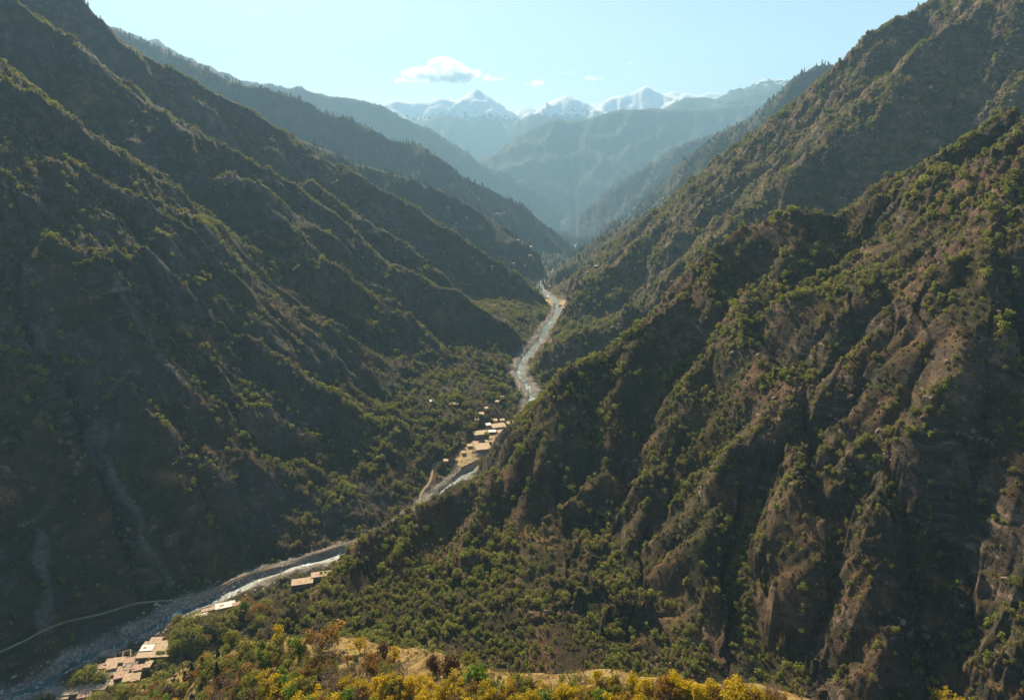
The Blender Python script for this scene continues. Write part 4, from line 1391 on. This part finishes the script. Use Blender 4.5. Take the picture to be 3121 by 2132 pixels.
for (a_, b_, w_, d_, h_, r_, lab, rm, wm) in [
    (1131, 970, 32, 9, 3.4, 18, 'long tan roof at the upper left of the middle village', None, M_STONEW),
    (1160, 968, 18, 6, 3.2, 18, 'short roof at the top of the middle village', None, M_MUD),
    (1142, 982, 26, 8, 3.2, 22, 'tan roof in the middle of the rapids village', None, M_MUD),
    (1174, 979, 42, 9, 3.4, 22, 'long right-hand roof of the middle village next to the water', None, M_STONEW),
    (1117, 982, 16, 5, 3.0, 5, 'white roof at the heart of the middle village', M_WHITE, M_STONEW),
    (1091, 993, 32, 9, 3.4, 16, 'wide tan roof at the left of the middle village', None, M_STONEW),
    (1095, 1017, 34, 14, 3.6, 14, 'large walled compound roof above the golden field', None, M_STONEW),
    (1132, 996, 14, 8, 3.0, 10, 'dark little house between the wide tan roofs', M_STONEW, M_STONEW),
    (1124, 957, 9, 5, 2.8, 8, 'tiny hut above the middle village', None, M_MUD),
    (1093, 942, 10, 5, 2.8, 8, 'tiny hut in the trees left of the rapids', None, M_MUD),
    (1082, 956, 9, 4, 2.8, 8, 'lower tiny hut in the trees left of the rapids', None, M_MUD),
    (981, 914, 10, 4, 3.0, 8, 'lone pale hut in the woods of the left slope', M_WHITE, M_MUD),
    (1031, 918, 20, 4, 2.4, -6, 'pale terrace house at the edge of the left woods', None, M_MUD),
    (1134, 906, 8, 14, 2.6, -20, 'narrow bright roof beside the rapids', None, M_MUD),
    (1108, 1004, 13, 6, 3.0, 14, 'small roof between the wide tan roof and the walled compound', None, M_MUD),
    (1080, 1008, 12, 6, 2.8, 12, 'small roof left of the walled compound', M_REDROOF, M_MUD),
    (1150, 976, 12, 5, 4.0, 20, 'taller small house among the long tan roofs', M_REDROOF, M_STONEW),
    (1186, 970, 12, 5, 3.0, 22, 'small roof nearest the water in the middle village', None, M_MUD),
    (1108, 970, 11, 5, 3.0, 12, 'small pale house at the left edge of the long roofs', M_WHITE, M_MUD),
    (1140, 958, 10, 4, 3.0, 10, 'small house above the long tan roofs', None, M_MUD),
    (1066, 1014, 11, 5, 2.8, 10, 'small hut at the upper end of the golden field', None, M_MUD),
    (1052, 1030, 9, 5, 2.6, 12, 'hut beside the golden field', M_REDROOF, M_MUD),
    (1125, 1008, 10, 5, 3.0, 15, 'small dark-roofed house near the river wall', M_STONEW, M_STONEW),
    (1012, 1050, 10, 5, 2.8, 10, 'hut where the dirt road climbs to the field', None, M_MUD),
    (1022, 920, 9, 3, 2.6, 0, 'small terrace hut left of the pale terrace house', M_REDROOF, M_MUD),
    (1104, 930, 7, 4, 2.6, 8, 'topmost tiny hut in the trees left of the rapids', None, M_MUD),
]:
    house(a_, b_, w_, d_, h_, r_, lab, rm, wm, 1, group=V3, y0=880)
V4 = 'far farmhouses dotted on the distant slopes'
far_lab = ['tiny pale farmhouse on the brown shoulder, %s', 'tiny pale farmhouse by the valley fields, %s']
for (a_, b_, w_, d_, lab) in [
    (1204, 565, 7, 5, 'small bright farmhouse high on the brown shoulder'), (1201, 584, 7, 4, 'small bright farmhouse under the higher one on the brown shoulder'),
    (1175, 546, 9, 3, 'reddish farmhouse on the brown shoulder line'), (1165, 602, 8, 2.5, 'whitish roof low on the brown shoulder'),
    (1191, 605, 7, 2.5, 'whitish roof low on the brown shoulder, right of its twin'), (1116, 609, 7, 2.5, 'white roof on the wooded left flank'),
    (1017, 473, 7, 3, 'topmost pale hut on the brown shoulder'), (1059, 496, 8, 3, 'pale hut beside the terraces of the brown shoulder'),
    (1036, 507, 7, 3, 'second pale hut beside the terraces of the brown shoulder'), (1248, 653, 9, 4, 'yellowish house on the low green spur'),
    (1212, 654, 8, 4, 'pink house at the tip of the low green spur'), (1226, 666, 9, 4, 'pink-roofed house above the tan fields'),
    (1353, 610, 9, 3, 'pale house high on the low green spur'), (1335, 619, 7, 3, 'pale hut left of the high spur house'),
    (1272, 696, 10, 4, 'red-roofed house below the tan fields'), (1280, 703, 8, 3, 'second red-roofed house below the tan fields'),
]:
    house(a_, b_, w_ * 0.8, d_ * 0.8, 2.6, random.choice((5, 12, -8)), lab, M_REDROOF if ('red' in lab or 'pink' in lab) else M_ROOF, M_STONEW, 0, group=V4, y0=1500)

# white dome by the river
p = hit_grid(201, 1526)
V = []; F = []
for i in range(6):
    for k in range(12):
        a = 2 * math.pi * k / 12; b = i / 5 * math.pi / 2
        V.append((3.0 * math.cos(b) * math.cos(a), 3.0 * math.cos(b) * math.sin(a), 2.4 * math.sin(b) + 1.2))
for k in range(12):
    a = 2 * math.pi * k / 12; V.append((3.0 * math.cos(a), 3.0 * math.sin(a), -1.5))
for i in range(5):
    for k in range(12):
        F.append((i * 12 + k, i * 12 + (k + 1) % 12, (i + 1) * 12 + (k + 1) % 12, (i + 1) * 12 + k))
for k in range(12): F.append((72 + k, 72 + (k + 1) % 12, (k + 1) % 12, k))
sh = bpy.data.objects.new('shrine', None); COL.objects.link(sh); sh.location = p
link(bpy.data.objects.new('dome', mesh_np('dome', V, F, M_WHITE, True)), sh)
boxes('door', [(-.6, .6, -3.25, -2.8, -.8, 1.2)], M_HOLE, sh)
tag(sh, 'small white domed shrine with a dark doorway near the river', 'shrine')


# stone retaining walls
def wall_line(px_pts, h, label, mat=None, t_=0.6):
    P = [hit_grid(q[0], q[1], 430 if q[0] < 900 else 880) for q in px_pts]
    pts = []
    for a, b in zip(P[:-1], P[1:]):
        n = max(2, int(math.hypot(b[0] - a[0], b[1] - a[1]) / 3))
        for i in range(n): pts.append((a[0] + (b[0] - a[0]) * i / n, a[1] + (b[1] - a[1]) * i / n))
    pts.append(P[-1][:2])
    pts = np.array(pts); z = grid_lookup(pts[:, 0], pts[:, 1])
    tx_, ty_ = np.gradient(pts[:, 0]), np.gradient(pts[:, 1]); L = np.hypot(tx_, ty_) + 1e-6
    nx_, ny_ = -ty_ / L * t_ / 2, tx_ / L * t_ / 2
    V = []; F = []
    for i, (q, zz) in enumerate(zip(pts, z)):
        hh = h * (0.85 + 0.3 * random.random())
        V += [(q[0] - nx_[i], q[1] - ny_[i], zz - 1.5), (q[0] - nx_[i], q[1] - ny_[i], zz + hh), (q[0] + nx_[i], q[1] + ny_[i], zz + hh), (q[0] + nx_[i], q[1] + ny_[i], zz - 1.5)]
    for i in range(len(pts) - 1):
        for k in range(3):
            a = i * 4 + k; F.append((a, a + 4, a + 5, a + 1))
    F += [(0, 1, 2, 3), (len(V) - 1, len(V) - 2, len(V) - 3, len(V) - 4)]
    return tag(link(bpy.data.objects.new('stone_wall', mesh_np('stone_wall', V, F, mat or M_STONEW))), label, 'wall')


wall_line([(1046, 1064), (1072, 1052), (1100, 1038)], 2.6, 'dark stone retaining wall holding the golden field above the river')
wall_line([(1072, 1028), (1100, 1031), (1112, 1012)], 1.8, 'stone wall round the large compound above the golden field')
wall_line([(1150, 992), (1180, 984), (1200, 970)], 2.0, 'stone embankment between the long right roof and the water')
wall_line([(318, 1497), (360, 1496), (396, 1490)], 1.6, 'stone wall along the front of the white-block compound')

# footbridge over the rapids and the pale path that leads down from it
pa, pb = hit_grid(1164, 861, 1000), hit_grid(1196, 866, 1000)
br = bpy.data.objects.new('footbridge', None); COL.objects.link(br)
mx_, my_ = (pa[0] + pb[0]) / 2, (pa[1] + pb[1]) / 2
L_ = math.hypot(pb[0] - pa[0], pb[1] - pa[1]) + 6
br.location = (mx_, my_, Zr(my_) + 3.2); br.rotation_euler = (0, 0, math.atan2(pb[1] - pa[1], pb[0] - pa[0]))
boxes('deck', [(-L_ / 2, L_ / 2, -1.0, 1.0, 0, .3)], M_PALE, br)
for sd in (-1, 1):
    boxes('railing', [(-L_ / 2, L_ / 2, sd * .95 - .06, sd * .95 + .06, 1.0, 1.12)] + [(-L_ / 2 + i * L_ / 8 - .06, -L_ / 2 + i * L_ / 8 + .06, sd * .95 - .06, sd * .95 + .06, .302, .998) for i in range(9)], M_WOOD, br)
    boxes('abutment', [(sd * L_ / 2 - 1.2, sd * L_ / 2 + 1.2, -1.6, 1.6, -4.5, -.02)], M_STONEW, br)
tag(br, 'small pale footbridge crossing the rapids above the middle village', 'bridge')
pth = [hit_grid(*q, 950) for q in ((1177, 868), (1179, 880), (1178, 892), (1176, 902))]
ribbon('path', pth, 1.6, 0.4, M_ROAD, 'short pale path along the river below the footbridge', 'path', follow=True, step=3.0)

# ------------------------------------------------------------------ the autumn hill under the viewpoint
KIND = {}


def make_kind(key, seed, h, w, mat, shape='round', lobes=10, leaves=900, leaf=0.26, base=0.2, fill=0.45):
    g = np.random.default_rng(seed)
    V, F, C = crown_arrays(g, h, w, lobes, leaves, leaf, base, shape, fill)
    KIND.setdefault(key, []).append((mesh_np('crown', V, F, mat), trunk_mesh('trunk', g, h, w, C, 0.022), h))


def make_bare(key, seed, h, w, leafmat=None, leaves=0, depth=4):
    g = np.random.default_rng(seed)
    V, F, tf = branch_mesh('branches', g, h, w, M_TWIG, depth, 0.55, 5, 0.022)
    tr = mesh_np('trunk', V, F[:tf], M_BARK)
    br = mesh_np('branches', V, F[tf:], M_TWIG)
    lf = None
    if leafmat:
        Vn = np.array(V); tips = Vn[len(Vn) // 3:]
        c = tips[g.integers(0, len(tips), leaves)] + g.normal(size=(leaves, 3)) * 0.25
        a = rand_dirs(leaves, g); b = np.cross(a, rand_dirs(leaves, g)); s = 0.15 + 0.13 * g.random((leaves, 1))
        VV = np.stack([c - a * s, c + b * s, c + a * s, c - b * s], 1).reshape(-1, 3)
        lf = mesh_np('crown', VV, np.arange(leaves * 4).reshape(-1, 4), leafmat)
    KIND.setdefault(key, []).append((br, tr, h, lf))


for i in range(4): make_kind('yellow', 800 + i, 7.5, 5.2, M_YELLOW, 'round', 11, 1300, 0.19, 0.12, 0.35)
for i in range(3): make_kind('orange', 810 + i, 6.5, 6.4, M_ORANGE, 'round', 11, 1100, 0.20, 0.15, 0.35)
for i in range(3): make_kind('green', 820 + i, 6.5, 5.5, M_FRESH, 'round', 10, 1100, 0.22, 0.1)
for i in range(3): make_kind('olive', 830 + i, 7.0, 7.0, M_OLIVE, 'round', 11, 1100, 0.24, 0.15)
for i in range(3): make_kind('pine', 840 + i, 9.0, 4.6, M_DARK, 'cone', 12, 1100, 0.26, 0.05)
for i in range(2): make_kind('rust', 850 + i, 7.0, 6.0, M_RUST, 'round', 11, 1100, 0.25, 0.08)
for i in range(4): make_bare('bare', 860 + i, 7.5, 6.5)
for i in range(4): make_bare('thin_yellow', 870 + i, 8.0, 6.0, M_YELLOW, 1500)
for i in range(3): make_bare('thin_orange', 880 + i, 7.5, 6.5, M_ORANGE, 1300)
for i in range(2): make_bare('thin_olive', 885 + i, 8.0, 7.5, M_OLIVE, 1800)
PLACED = {}
NAMES = {'yellow': 'yellow_tree', 'orange': 'orange_tree', 'green': 'green_tree', 'olive': 'olive_tree', 'pine': 'conifer', 'rust': 'brown_tree',
         'bare': 'bare_tree', 'thin_yellow': 'poplar', 'thin_orange': 'walnut_tree', 'thin_olive': 'willow_tree'}


def plant(kind, x, y, h, label, group=None, cat='tree', squash=1.0, z=None):
    v = KIND[kind]; i = int(rng.integers(0, len(v)))
    src = v[i]
    key = (kind, i)
    if key not in PLACED:
        root = bpy.data.objects.new(NAMES[kind], None); COL.objects.link(root)
        if len(src) == 4:
            link(bpy.data.objects.new('branches', src[0]), root); link(bpy.data.objects.new('trunk', src[1]), root)
            if src[3]: link(bpy.data.objects.new('crown', src[3]), root)
        else:
            link(bpy.data.objects.new('crown', src[0]), root); link(bpy.data.objects.new('trunk', src[1]), root)
        PLACED[key] = root
    else:
        root = copy_thing(PLACED[key])
        if 'group' in root: del root['group']
    z = float(grid_lookup(x, y)[0]) if z is None else z
    s = h / src[2]
    place(root, (x, y, z - 0.1), rng.random() * 6.28, s * squash, s)
    return tag(root, label, cat, group)


def plant_px(kind, px, base, hpx, label, group=None, cat='tree', squash=1.0):
    p = hit_grid(px, base)
    dist = math.sqrt(p[0] ** 2 + p[1] ** 2 + (CAM_Z - p[2]) ** 2)
    return plant(kind, p[0], p[1], hpx * dist / 1570 / 0.80, label, group, cat, squash, p[2])


SINGLE = [
    ('yellow', 634, 1464, 42, 'small bright yellow tree on the brow left of the big rounded tree', .8),
    ('thin_orange', 728, 1492, 72, 'big rounded orange-brown tree standing on the brow of the hill', 1.2),
    ('bare', 742, 1512, 62, 'bare brown tree in front of the big rounded orange tree', 1.2),
    ('green', 597, 1496, 38, 'upright bright green tree on the left brow', .7),
    ('green', 680, 1496, 46, 'lime green tree left of the big rounded tree', .8),
    ('thin_olive', 640, 1500, 48, 'loose yellow-green tree under the small yellow one', 1.1),
    ('olive', 560, 1494, 34, 'olive tree beside the upright bright green one', 1.0),
    ('thin_yellow', 817, 1480, 32, 'small yellow-green tree on the brow right of the big rounded tree', 1.0),
    ('pine', 498, 1508, 34, 'upper dark pine of the group left of the pale rock', .9),
    ('pine', 496, 1540, 36, 'lower dark pine of the group left of the pale rock', .9),
    ('pine', 464, 1532, 40, 'dark pine standing in the middle of the left pine group', .9),
    ('pine', 440, 1545, 40, 'dark pine at the left end of the pine group', .9),
    ('pine', 425, 1562, 38, 'dark pine lowest on the left end of the hill', .9),
    ('orange', 470, 1520, 30, 'orange bush-like tree among the dark pines', .9),
    ('olive', 438, 1440, 32, 'broad olive-green tree by the river bank houses', 1.2),
    ('olive', 446, 1466, 34, 'broad olive-green tree below the one by the bank houses', 1.2),
    ('bare', 484, 1430, 40, 'spreading bare tree next to the pale bank roofs', 1.3),
    ('thin_olive', 508, 1442, 40, 'thin olive tree right of the spreading bare tree', 1.2),
    ('green', 398, 1462, 24, 'green tree at the right end of the white-block compound', 1.1),
    ('olive', 402, 1484, 26, 'olive tree below the green one at the compound', 1.1),
    ('olive', 410, 1448, 26, 'dull tree above the green one at the compound', 1.1),
    ('thin_yellow', 613, 1590, 56, 'tall yellow-green tree on the lower left of the hill', .9),
    ('olive', 580, 1566, 36, 'round olive bush-like tree on the terraces', 1.0),
    ('olive', 596, 1600, 34, 'grey-green tree at the bottom edge left of the pale slab', 1.0),
    ('green', 676, 1548, 24, 'fresh green bush-like tree beside the pale slab', 1.2),
    ('bare', 784, 1562, 60, 'tangled bare tree in the middle of the terraces', 1.2),
    ('bare', 820, 1550, 55, 'bare grey tree right of the tangled one', 1.2),
    ('bare', 750, 1580, 50, 'bare tree below the tangled one', 1.2),
    ('rust', 868, 1502, 38, 'dark brown round tree near the small yellow one', .9),
    ('yellow', 896, 1500, 32, 'small yellow tree next to the dark brown round one', .9),
    ('thin_orange', 852, 1534, 46, 'orange-olive tree in front of the dark brown one', 1.1),
    ('bare', 915, 1548, 50, 'bare tree right of the orange-olive one', 1.3),
    ('rust', 986, 1524, 34, 'left one of the two rusty brown trees on the dip', .9),
    ('rust', 1020, 1530, 44, 'right one of the two rusty brown trees on the dip', .9),
    ('bare', 1042, 1522, 54, 'bare pinkish tree behind the rusty brown pair', .9),
    ('thin_olive', 1066, 1528, 44, 'thin olive tree right of the rusty brown pair', .9),
    ('green', 1080, 1585, 62, 'wide round green tree rising above the yellow row', 1.3),
    ('yellow', 1668, 1612, 54, 'bright yellow mound of a tree at the right end of the row', 1.7),
    ('bare', 1876, 1640, 66, 'bare whitish tree at the bottom right', 1.6),
    ('thin_yellow', 2140, 1650, 60, 'yellow treetop at the bottom edge far right', 1.2),
    ('thin_olive', 1180, 1585, 44, 'olive-yellow tree right of the wide round green one', 1.3),
]
for (k, px, base, hp, lab, sq) in SINGLE:
    plant_px(k, px, base, hp * 0.88, lab, squash=sq)
# the thick row along the bottom edge
g = np.random.default_rng(881)
ROWL = {'yellow': 'bushy yellow tree in the autumn row at the bottom edge', 'thin_yellow': 'thin-leaved yellow tree in the autumn row at the bottom edge',
        'bare': 'leafless brown tree in the autumn row at the bottom edge', 'thin_orange': 'sparse orange tree in the autumn row at the bottom edge',
        'olive': 'olive tree in the autumn row at the bottom edge', 'thin_olive': 'sparse olive tree in the autumn row at the bottom edge',
        'green': 'small green tree in the autumn row at the bottom edge'}
for i in range(195):
    px = 600 + 1170 * (i + g.random()) / 195
    top = 1543 + 14 * (px > 1450) * ((px - 1450) / 250) + (10 if px < 760 else 0)
    base = top + 26 + 70 * g.random()
    k = g.choice(['yellow', 'thin_yellow', 'bare', 'thin_orange', 'thin_olive', 'green'], p=[.30, .22, .23, .11, .09, .05])
    if px > 1500: k = g.choice(['yellow', 'bare', 'thin_orange'], p=[.3, .45, .25])
    plant_px(k, px, base, 26 + 19 * g.random(), ROWL[k] + (', left end' if px < 900 else ', left of middle' if px < 1162 else ', right of middle' if px < 1450 else ', right end'), 'autumn trees in the row along the bottom edge', squash=0.9 + .3 * g.random())
# brush and small trees over the terraces and down to the village
g = np.random.default_rng(882)
n_ = 0
TERL = 'small %s tree or bush on the terraced hill under the viewpoint'
COLW = {'yellow': 'yellow', 'orange': 'orange', 'green': 'green', 'olive': 'olive', 'thin_orange': 'sparse orange', 'bare': 'bare', 'pine': 'dark', 'thin_olive': 'sparse olive', 'rust': 'rusty'}
while n_ < 285:
    t_ = g.random()
    px = 330 + 560 * t_; crest = np.interp(px, [330, 420, 450, 550, 650, 750, 850, 900], [1570, 1535, 1518, 1486, 1462, 1470, 1494, 1505])
    base = crest + (8 + 110 * g.random() ** 0.9)
    if px > 620 and g.random() < 0.55: continue
    if base < 1560 and px < 405: continue
    k = g.choice(['olive', 'green', 'orange', 'thin_orange', 'bare', 'pine', 'thin_olive', 'yellow', 'rust'], p=[.22, .08, .14, .10, .12, .12, .12, .05, .05])
    plant_px(k, px, base, 9 + 15 * g.random() ** 1.5, (TERL % COLW[k]) + (', left half' if px < 600 else ', right half'), 'brush of the terraced hill', squash=1.1 + .4 * g.random())
    n_ += 1
g = np.random.default_rng(883)
n_ = 0
while n_ < 110:
    px = 130 + 480 * g.random(); base = np.interp(px, [130, 250, 350, 450, 520, 610], [1600, 1555, 1510, 1440, 1410, 1400]) + g.normal() * 24
    p = hit_grid(px, base)
    if p is None or look(CLEAR, np.array([p[0]]), np.array([p[1]]))[0] or river_dist(np.array([p[0]], np.float32), np.array([p[1]], np.float32))[0][0] < 20: 
        n_ += 0.2; continue
    if 222 < px < 402 and 1450 < base < 1572 and not (226 < px < 240): n_ += 0.2; continue
    k = g.choice(['olive', 'green', 'orange', 'thin_olive', 'bare'], p=[.42, .12, .14, .22, .10])
    plant_px(k, px, base, 12 + 13 * g.random(), 'small %s garden tree %s' % (COLW[k], 'below the riverside village' if px < 240 else 'right of the riverside village' if px < 430 else 'near the pale bank roofs'), 'garden trees of the riverside village', squash=1.2)
    n_ += 1
# dry grass and low brush on the hill
hx, hy, g = scatter(60000, 130, 470, math.radians(46), 95)
hz = grid_lookup(hx, hy)
m = look(PN['home_hill'], hx, hy) & seen(hx, hy, hz, 1.5, 0.02) & (g.random(len(hx)) < 0.30 + 0.5 * fbm(hx / 14, hy / 14, 3, 411))
hx, hy, hz = hx[m], hy[m], hz[m]
HS = []
for i, mt in enumerate((M_ORANGE, M_OLIVE, M_RUST, M_TWIG, M_OAK2)):
    gg = np.random.default_rng(900 + i)
    V, F, C = crown_arrays(gg, 1.1, 1.5, 4, 70, 0.13, 0.0, 'round', 0.2)
    HS.append(unlinked('brush_shape', mesh_np('brush_shape', V, F, mt)))
gn_instances('dry_brush', hx, hy, hz - 0.05, g.random(len(hx)) * 6.28, 0.4 + 0.9 * g.random(len(hx)) ** 2, g.choice(5, len(hx), p=[.2, .25, .2, .2, .15]), HS,
             'dry grass tufts and low brush covering the terraced hill', 'brush')
print('home brush', len(hx))
# boulders one can point at
for (px, py, sz, lab) in [(737, 1531, 3.0, 'dark-sided boulder on the golden terrace below the brow'), (834, 1517, 3.0, 'dark boulder with a pale top right of the terraces'),
                          (560, 1482, 5.0, 'large pale orange rock on the left brow'), (579, 1494, 3.2, 'pale rock at the foot of the large orange one'),
                          (697, 1493, 1.6, 'small white stone on the upper terrace edge'), (718, 1489, 1.4, 'second small white stone on the upper terrace edge'),
                          (450, 1468, 3.5, 'pale boulder heap below the spreading bare tree'), (468, 1450, 3.0, 'pale boulder between the bank trees'),
                          (548, 1383, 2.6, 'white boulder on the river bank beside the pale roofs'), (478, 1546, 2.6, 'whitish boulder at the left foot of the hill'),
                          (361, 948, 4.0, 'pale boulder at the left edge of the lit woods'), (394, 1053, 3.6, 'pale boulder under the lit woods'),
                          (815, 1254, 3.0, 'white-topped boulder low on the wooded left slope')]:
    p = hit_grid(px, py)
    o = link(bpy.data.objects.new('boulder', rock_mesh('boulder', int(px), M_PALE if 'pale' in lab or 'whit' in lab else M_ROCK, 3, 0.75)))
    o.location = (p[0], p[1], p[2]); o.scale = (sz / 2, sz / 2, sz / 2); o.rotation_euler = (0, 0, px)
    tag(o, lab, 'boulder')
# pale flat slab: a threshing floor on the terraces
p = hit_grid(651, 1553)
o = boxes('threshing_floor', [(-2.6, 2.6, -2.0, 2.0, -1.0, .35)], M_PALE); o.location = p; o.rotation_euler = (0, 0, .35)
tag(o, 'pale flat stone slab set on the golden terraces', 'slab')

# ------------------------------------------------------------------ clouds
t = NT('cloud_white')
vs = t.node('ShaderNodeVolumeScatter'); vs.inputs['Color'].default_value = (1, 1, 1, 1)
vs.inputs['Density'].default_value = 0.0035; vs.inputs['Anisotropy'].default_value = 0.7
t.k(vs.outputs[0], t.out.inputs['Volume'])
M_CLOUD = t.m


def cloud(px, py, wpx, hpx, n, seed, label):
    import bmesh
    g = np.random.default_rng(seed)
    Y = 33500.0
    c = at(px, py, Y); k = Y / 1.06 / 1570
    W, Hh = wpx * k, hpx * k
    bm = bmesh.new()
    for i in range(n):
        t_ = g.random() * 2 - 1
        r = Hh * (0.22 + 0.30 * g.random()) * (1 - 0.55 * abs(t_))
        m = Matrix.Translation((t_ * W * 0.5, g.normal() * W * 0.10, (g.random() - .5) * Hh * 0.6 * (1 - abs(t_)) + r * .3)) @ Matrix.Diagonal((r * 1.35, r * 1.2, r * .8, 1))
        bmesh.ops.create_icosphere(bm, subdivisions=3, radius=1.0, matrix=m)
    co = np.array([v.co[:] for v in bm.verts])
    s_ = Hh * 0.25
    dsp = fbm(co[:, 0] / s_ + seed, co[:, 2] / s_ + co[:, 1] / s_ * .7, 4, 501 + seed, 0.6) * Hh * 0.13
    for v, q in zip(bm.verts, dsp):
        v.co = v.co + v.normal * 0 + Vector((q, q * .3, q * .8))
    me = bpy.data.meshes.new('cloud'); bm.to_mesh(me); bm.free(); me.materials.append(M_CLOUD)
    me.polygons.foreach_set('use_smooth', np.ones(len(me.polygons), bool))
    o = link(bpy.data.objects.new('cloud', me)); o.location = c
    return tag(o, label, 'cloud')


cloud(1000, 172, 165, 50, 34, 1, 'largest white cloud piled up above the left snow peaks')
cloud(915, 184, 70, 12, 10, 2, 'flat white cloud bank left of the largest cloud')
cloud(1045, 182, 62, 36, 14, 3, 'white cloud lobe at the right side of the largest cloud')
cloud(1108, 180, 64, 15, 10, 4, 'low white cloud just right of the piled cloud')
cloud(1217, 192, 46, 14, 10, 5, 'small white cloud low over the notch between the peaks')
cloud(1284, 166, 34, 9, 8, 6, 'small thin cloud left of the pointed one')
cloud(1343, 180, 38, 15, 10, 7, 'small white cloud with a pointed underside')
cloud(1434, 147, 32, 9, 8, 8, 'highest small cloud at the right')
cloud(1422, 170, 18, 6, 6, 9, 'tiny puff under the highest cloud')
cloud(1322, 158, 14, 4, 5, 10, 'tiny puff above the pointed cloud')
cloud(1260, 200, 16, 4, 5, 11, 'faint tiny puff right of the notch cloud')


# ------------------------------------------------------------------ air
hv = bpy.data.materials.new('haze_air'); hv.use_nodes = True
hn = hv.node_tree.nodes; hn.clear()
ho = hn.new('ShaderNodeOutputMaterial'); vp = hn.new('ShaderNodeVolumePrincipled')
vp.inputs['Color'].default_value = HAZE_COLOR
vp.inputs['Density'].default_value = HAZE_DENSITY
vp.inputs['Anisotropy'].default_value = HAZE_ANISO
hv.node_tree.links.new(vp.outputs[0], ho.inputs['Volume'])
x0, x1, y0_, y1_, z0, z1 = -32000, 32000, -2500, 32000, -1201.0, float(GZ.max()) + 40.0
V = [(x, y, z) for z in (z0, z1) for y in (y0_, y1_) for x in (x0, x1)]
F = [(0, 2, 3, 1), (4, 5, 7, 6), (0, 1, 5, 4), (2, 6, 7, 3), (0, 4, 6, 2), (1, 3, 7, 5)]
tag(link(bpy.data.objects.new('haze', mesh_np('haze', V, F, hv))), 'pale blue haze thickening towards the head of the valley', 'haze', kind='stuff')
print('terrain z max', GZ.max())
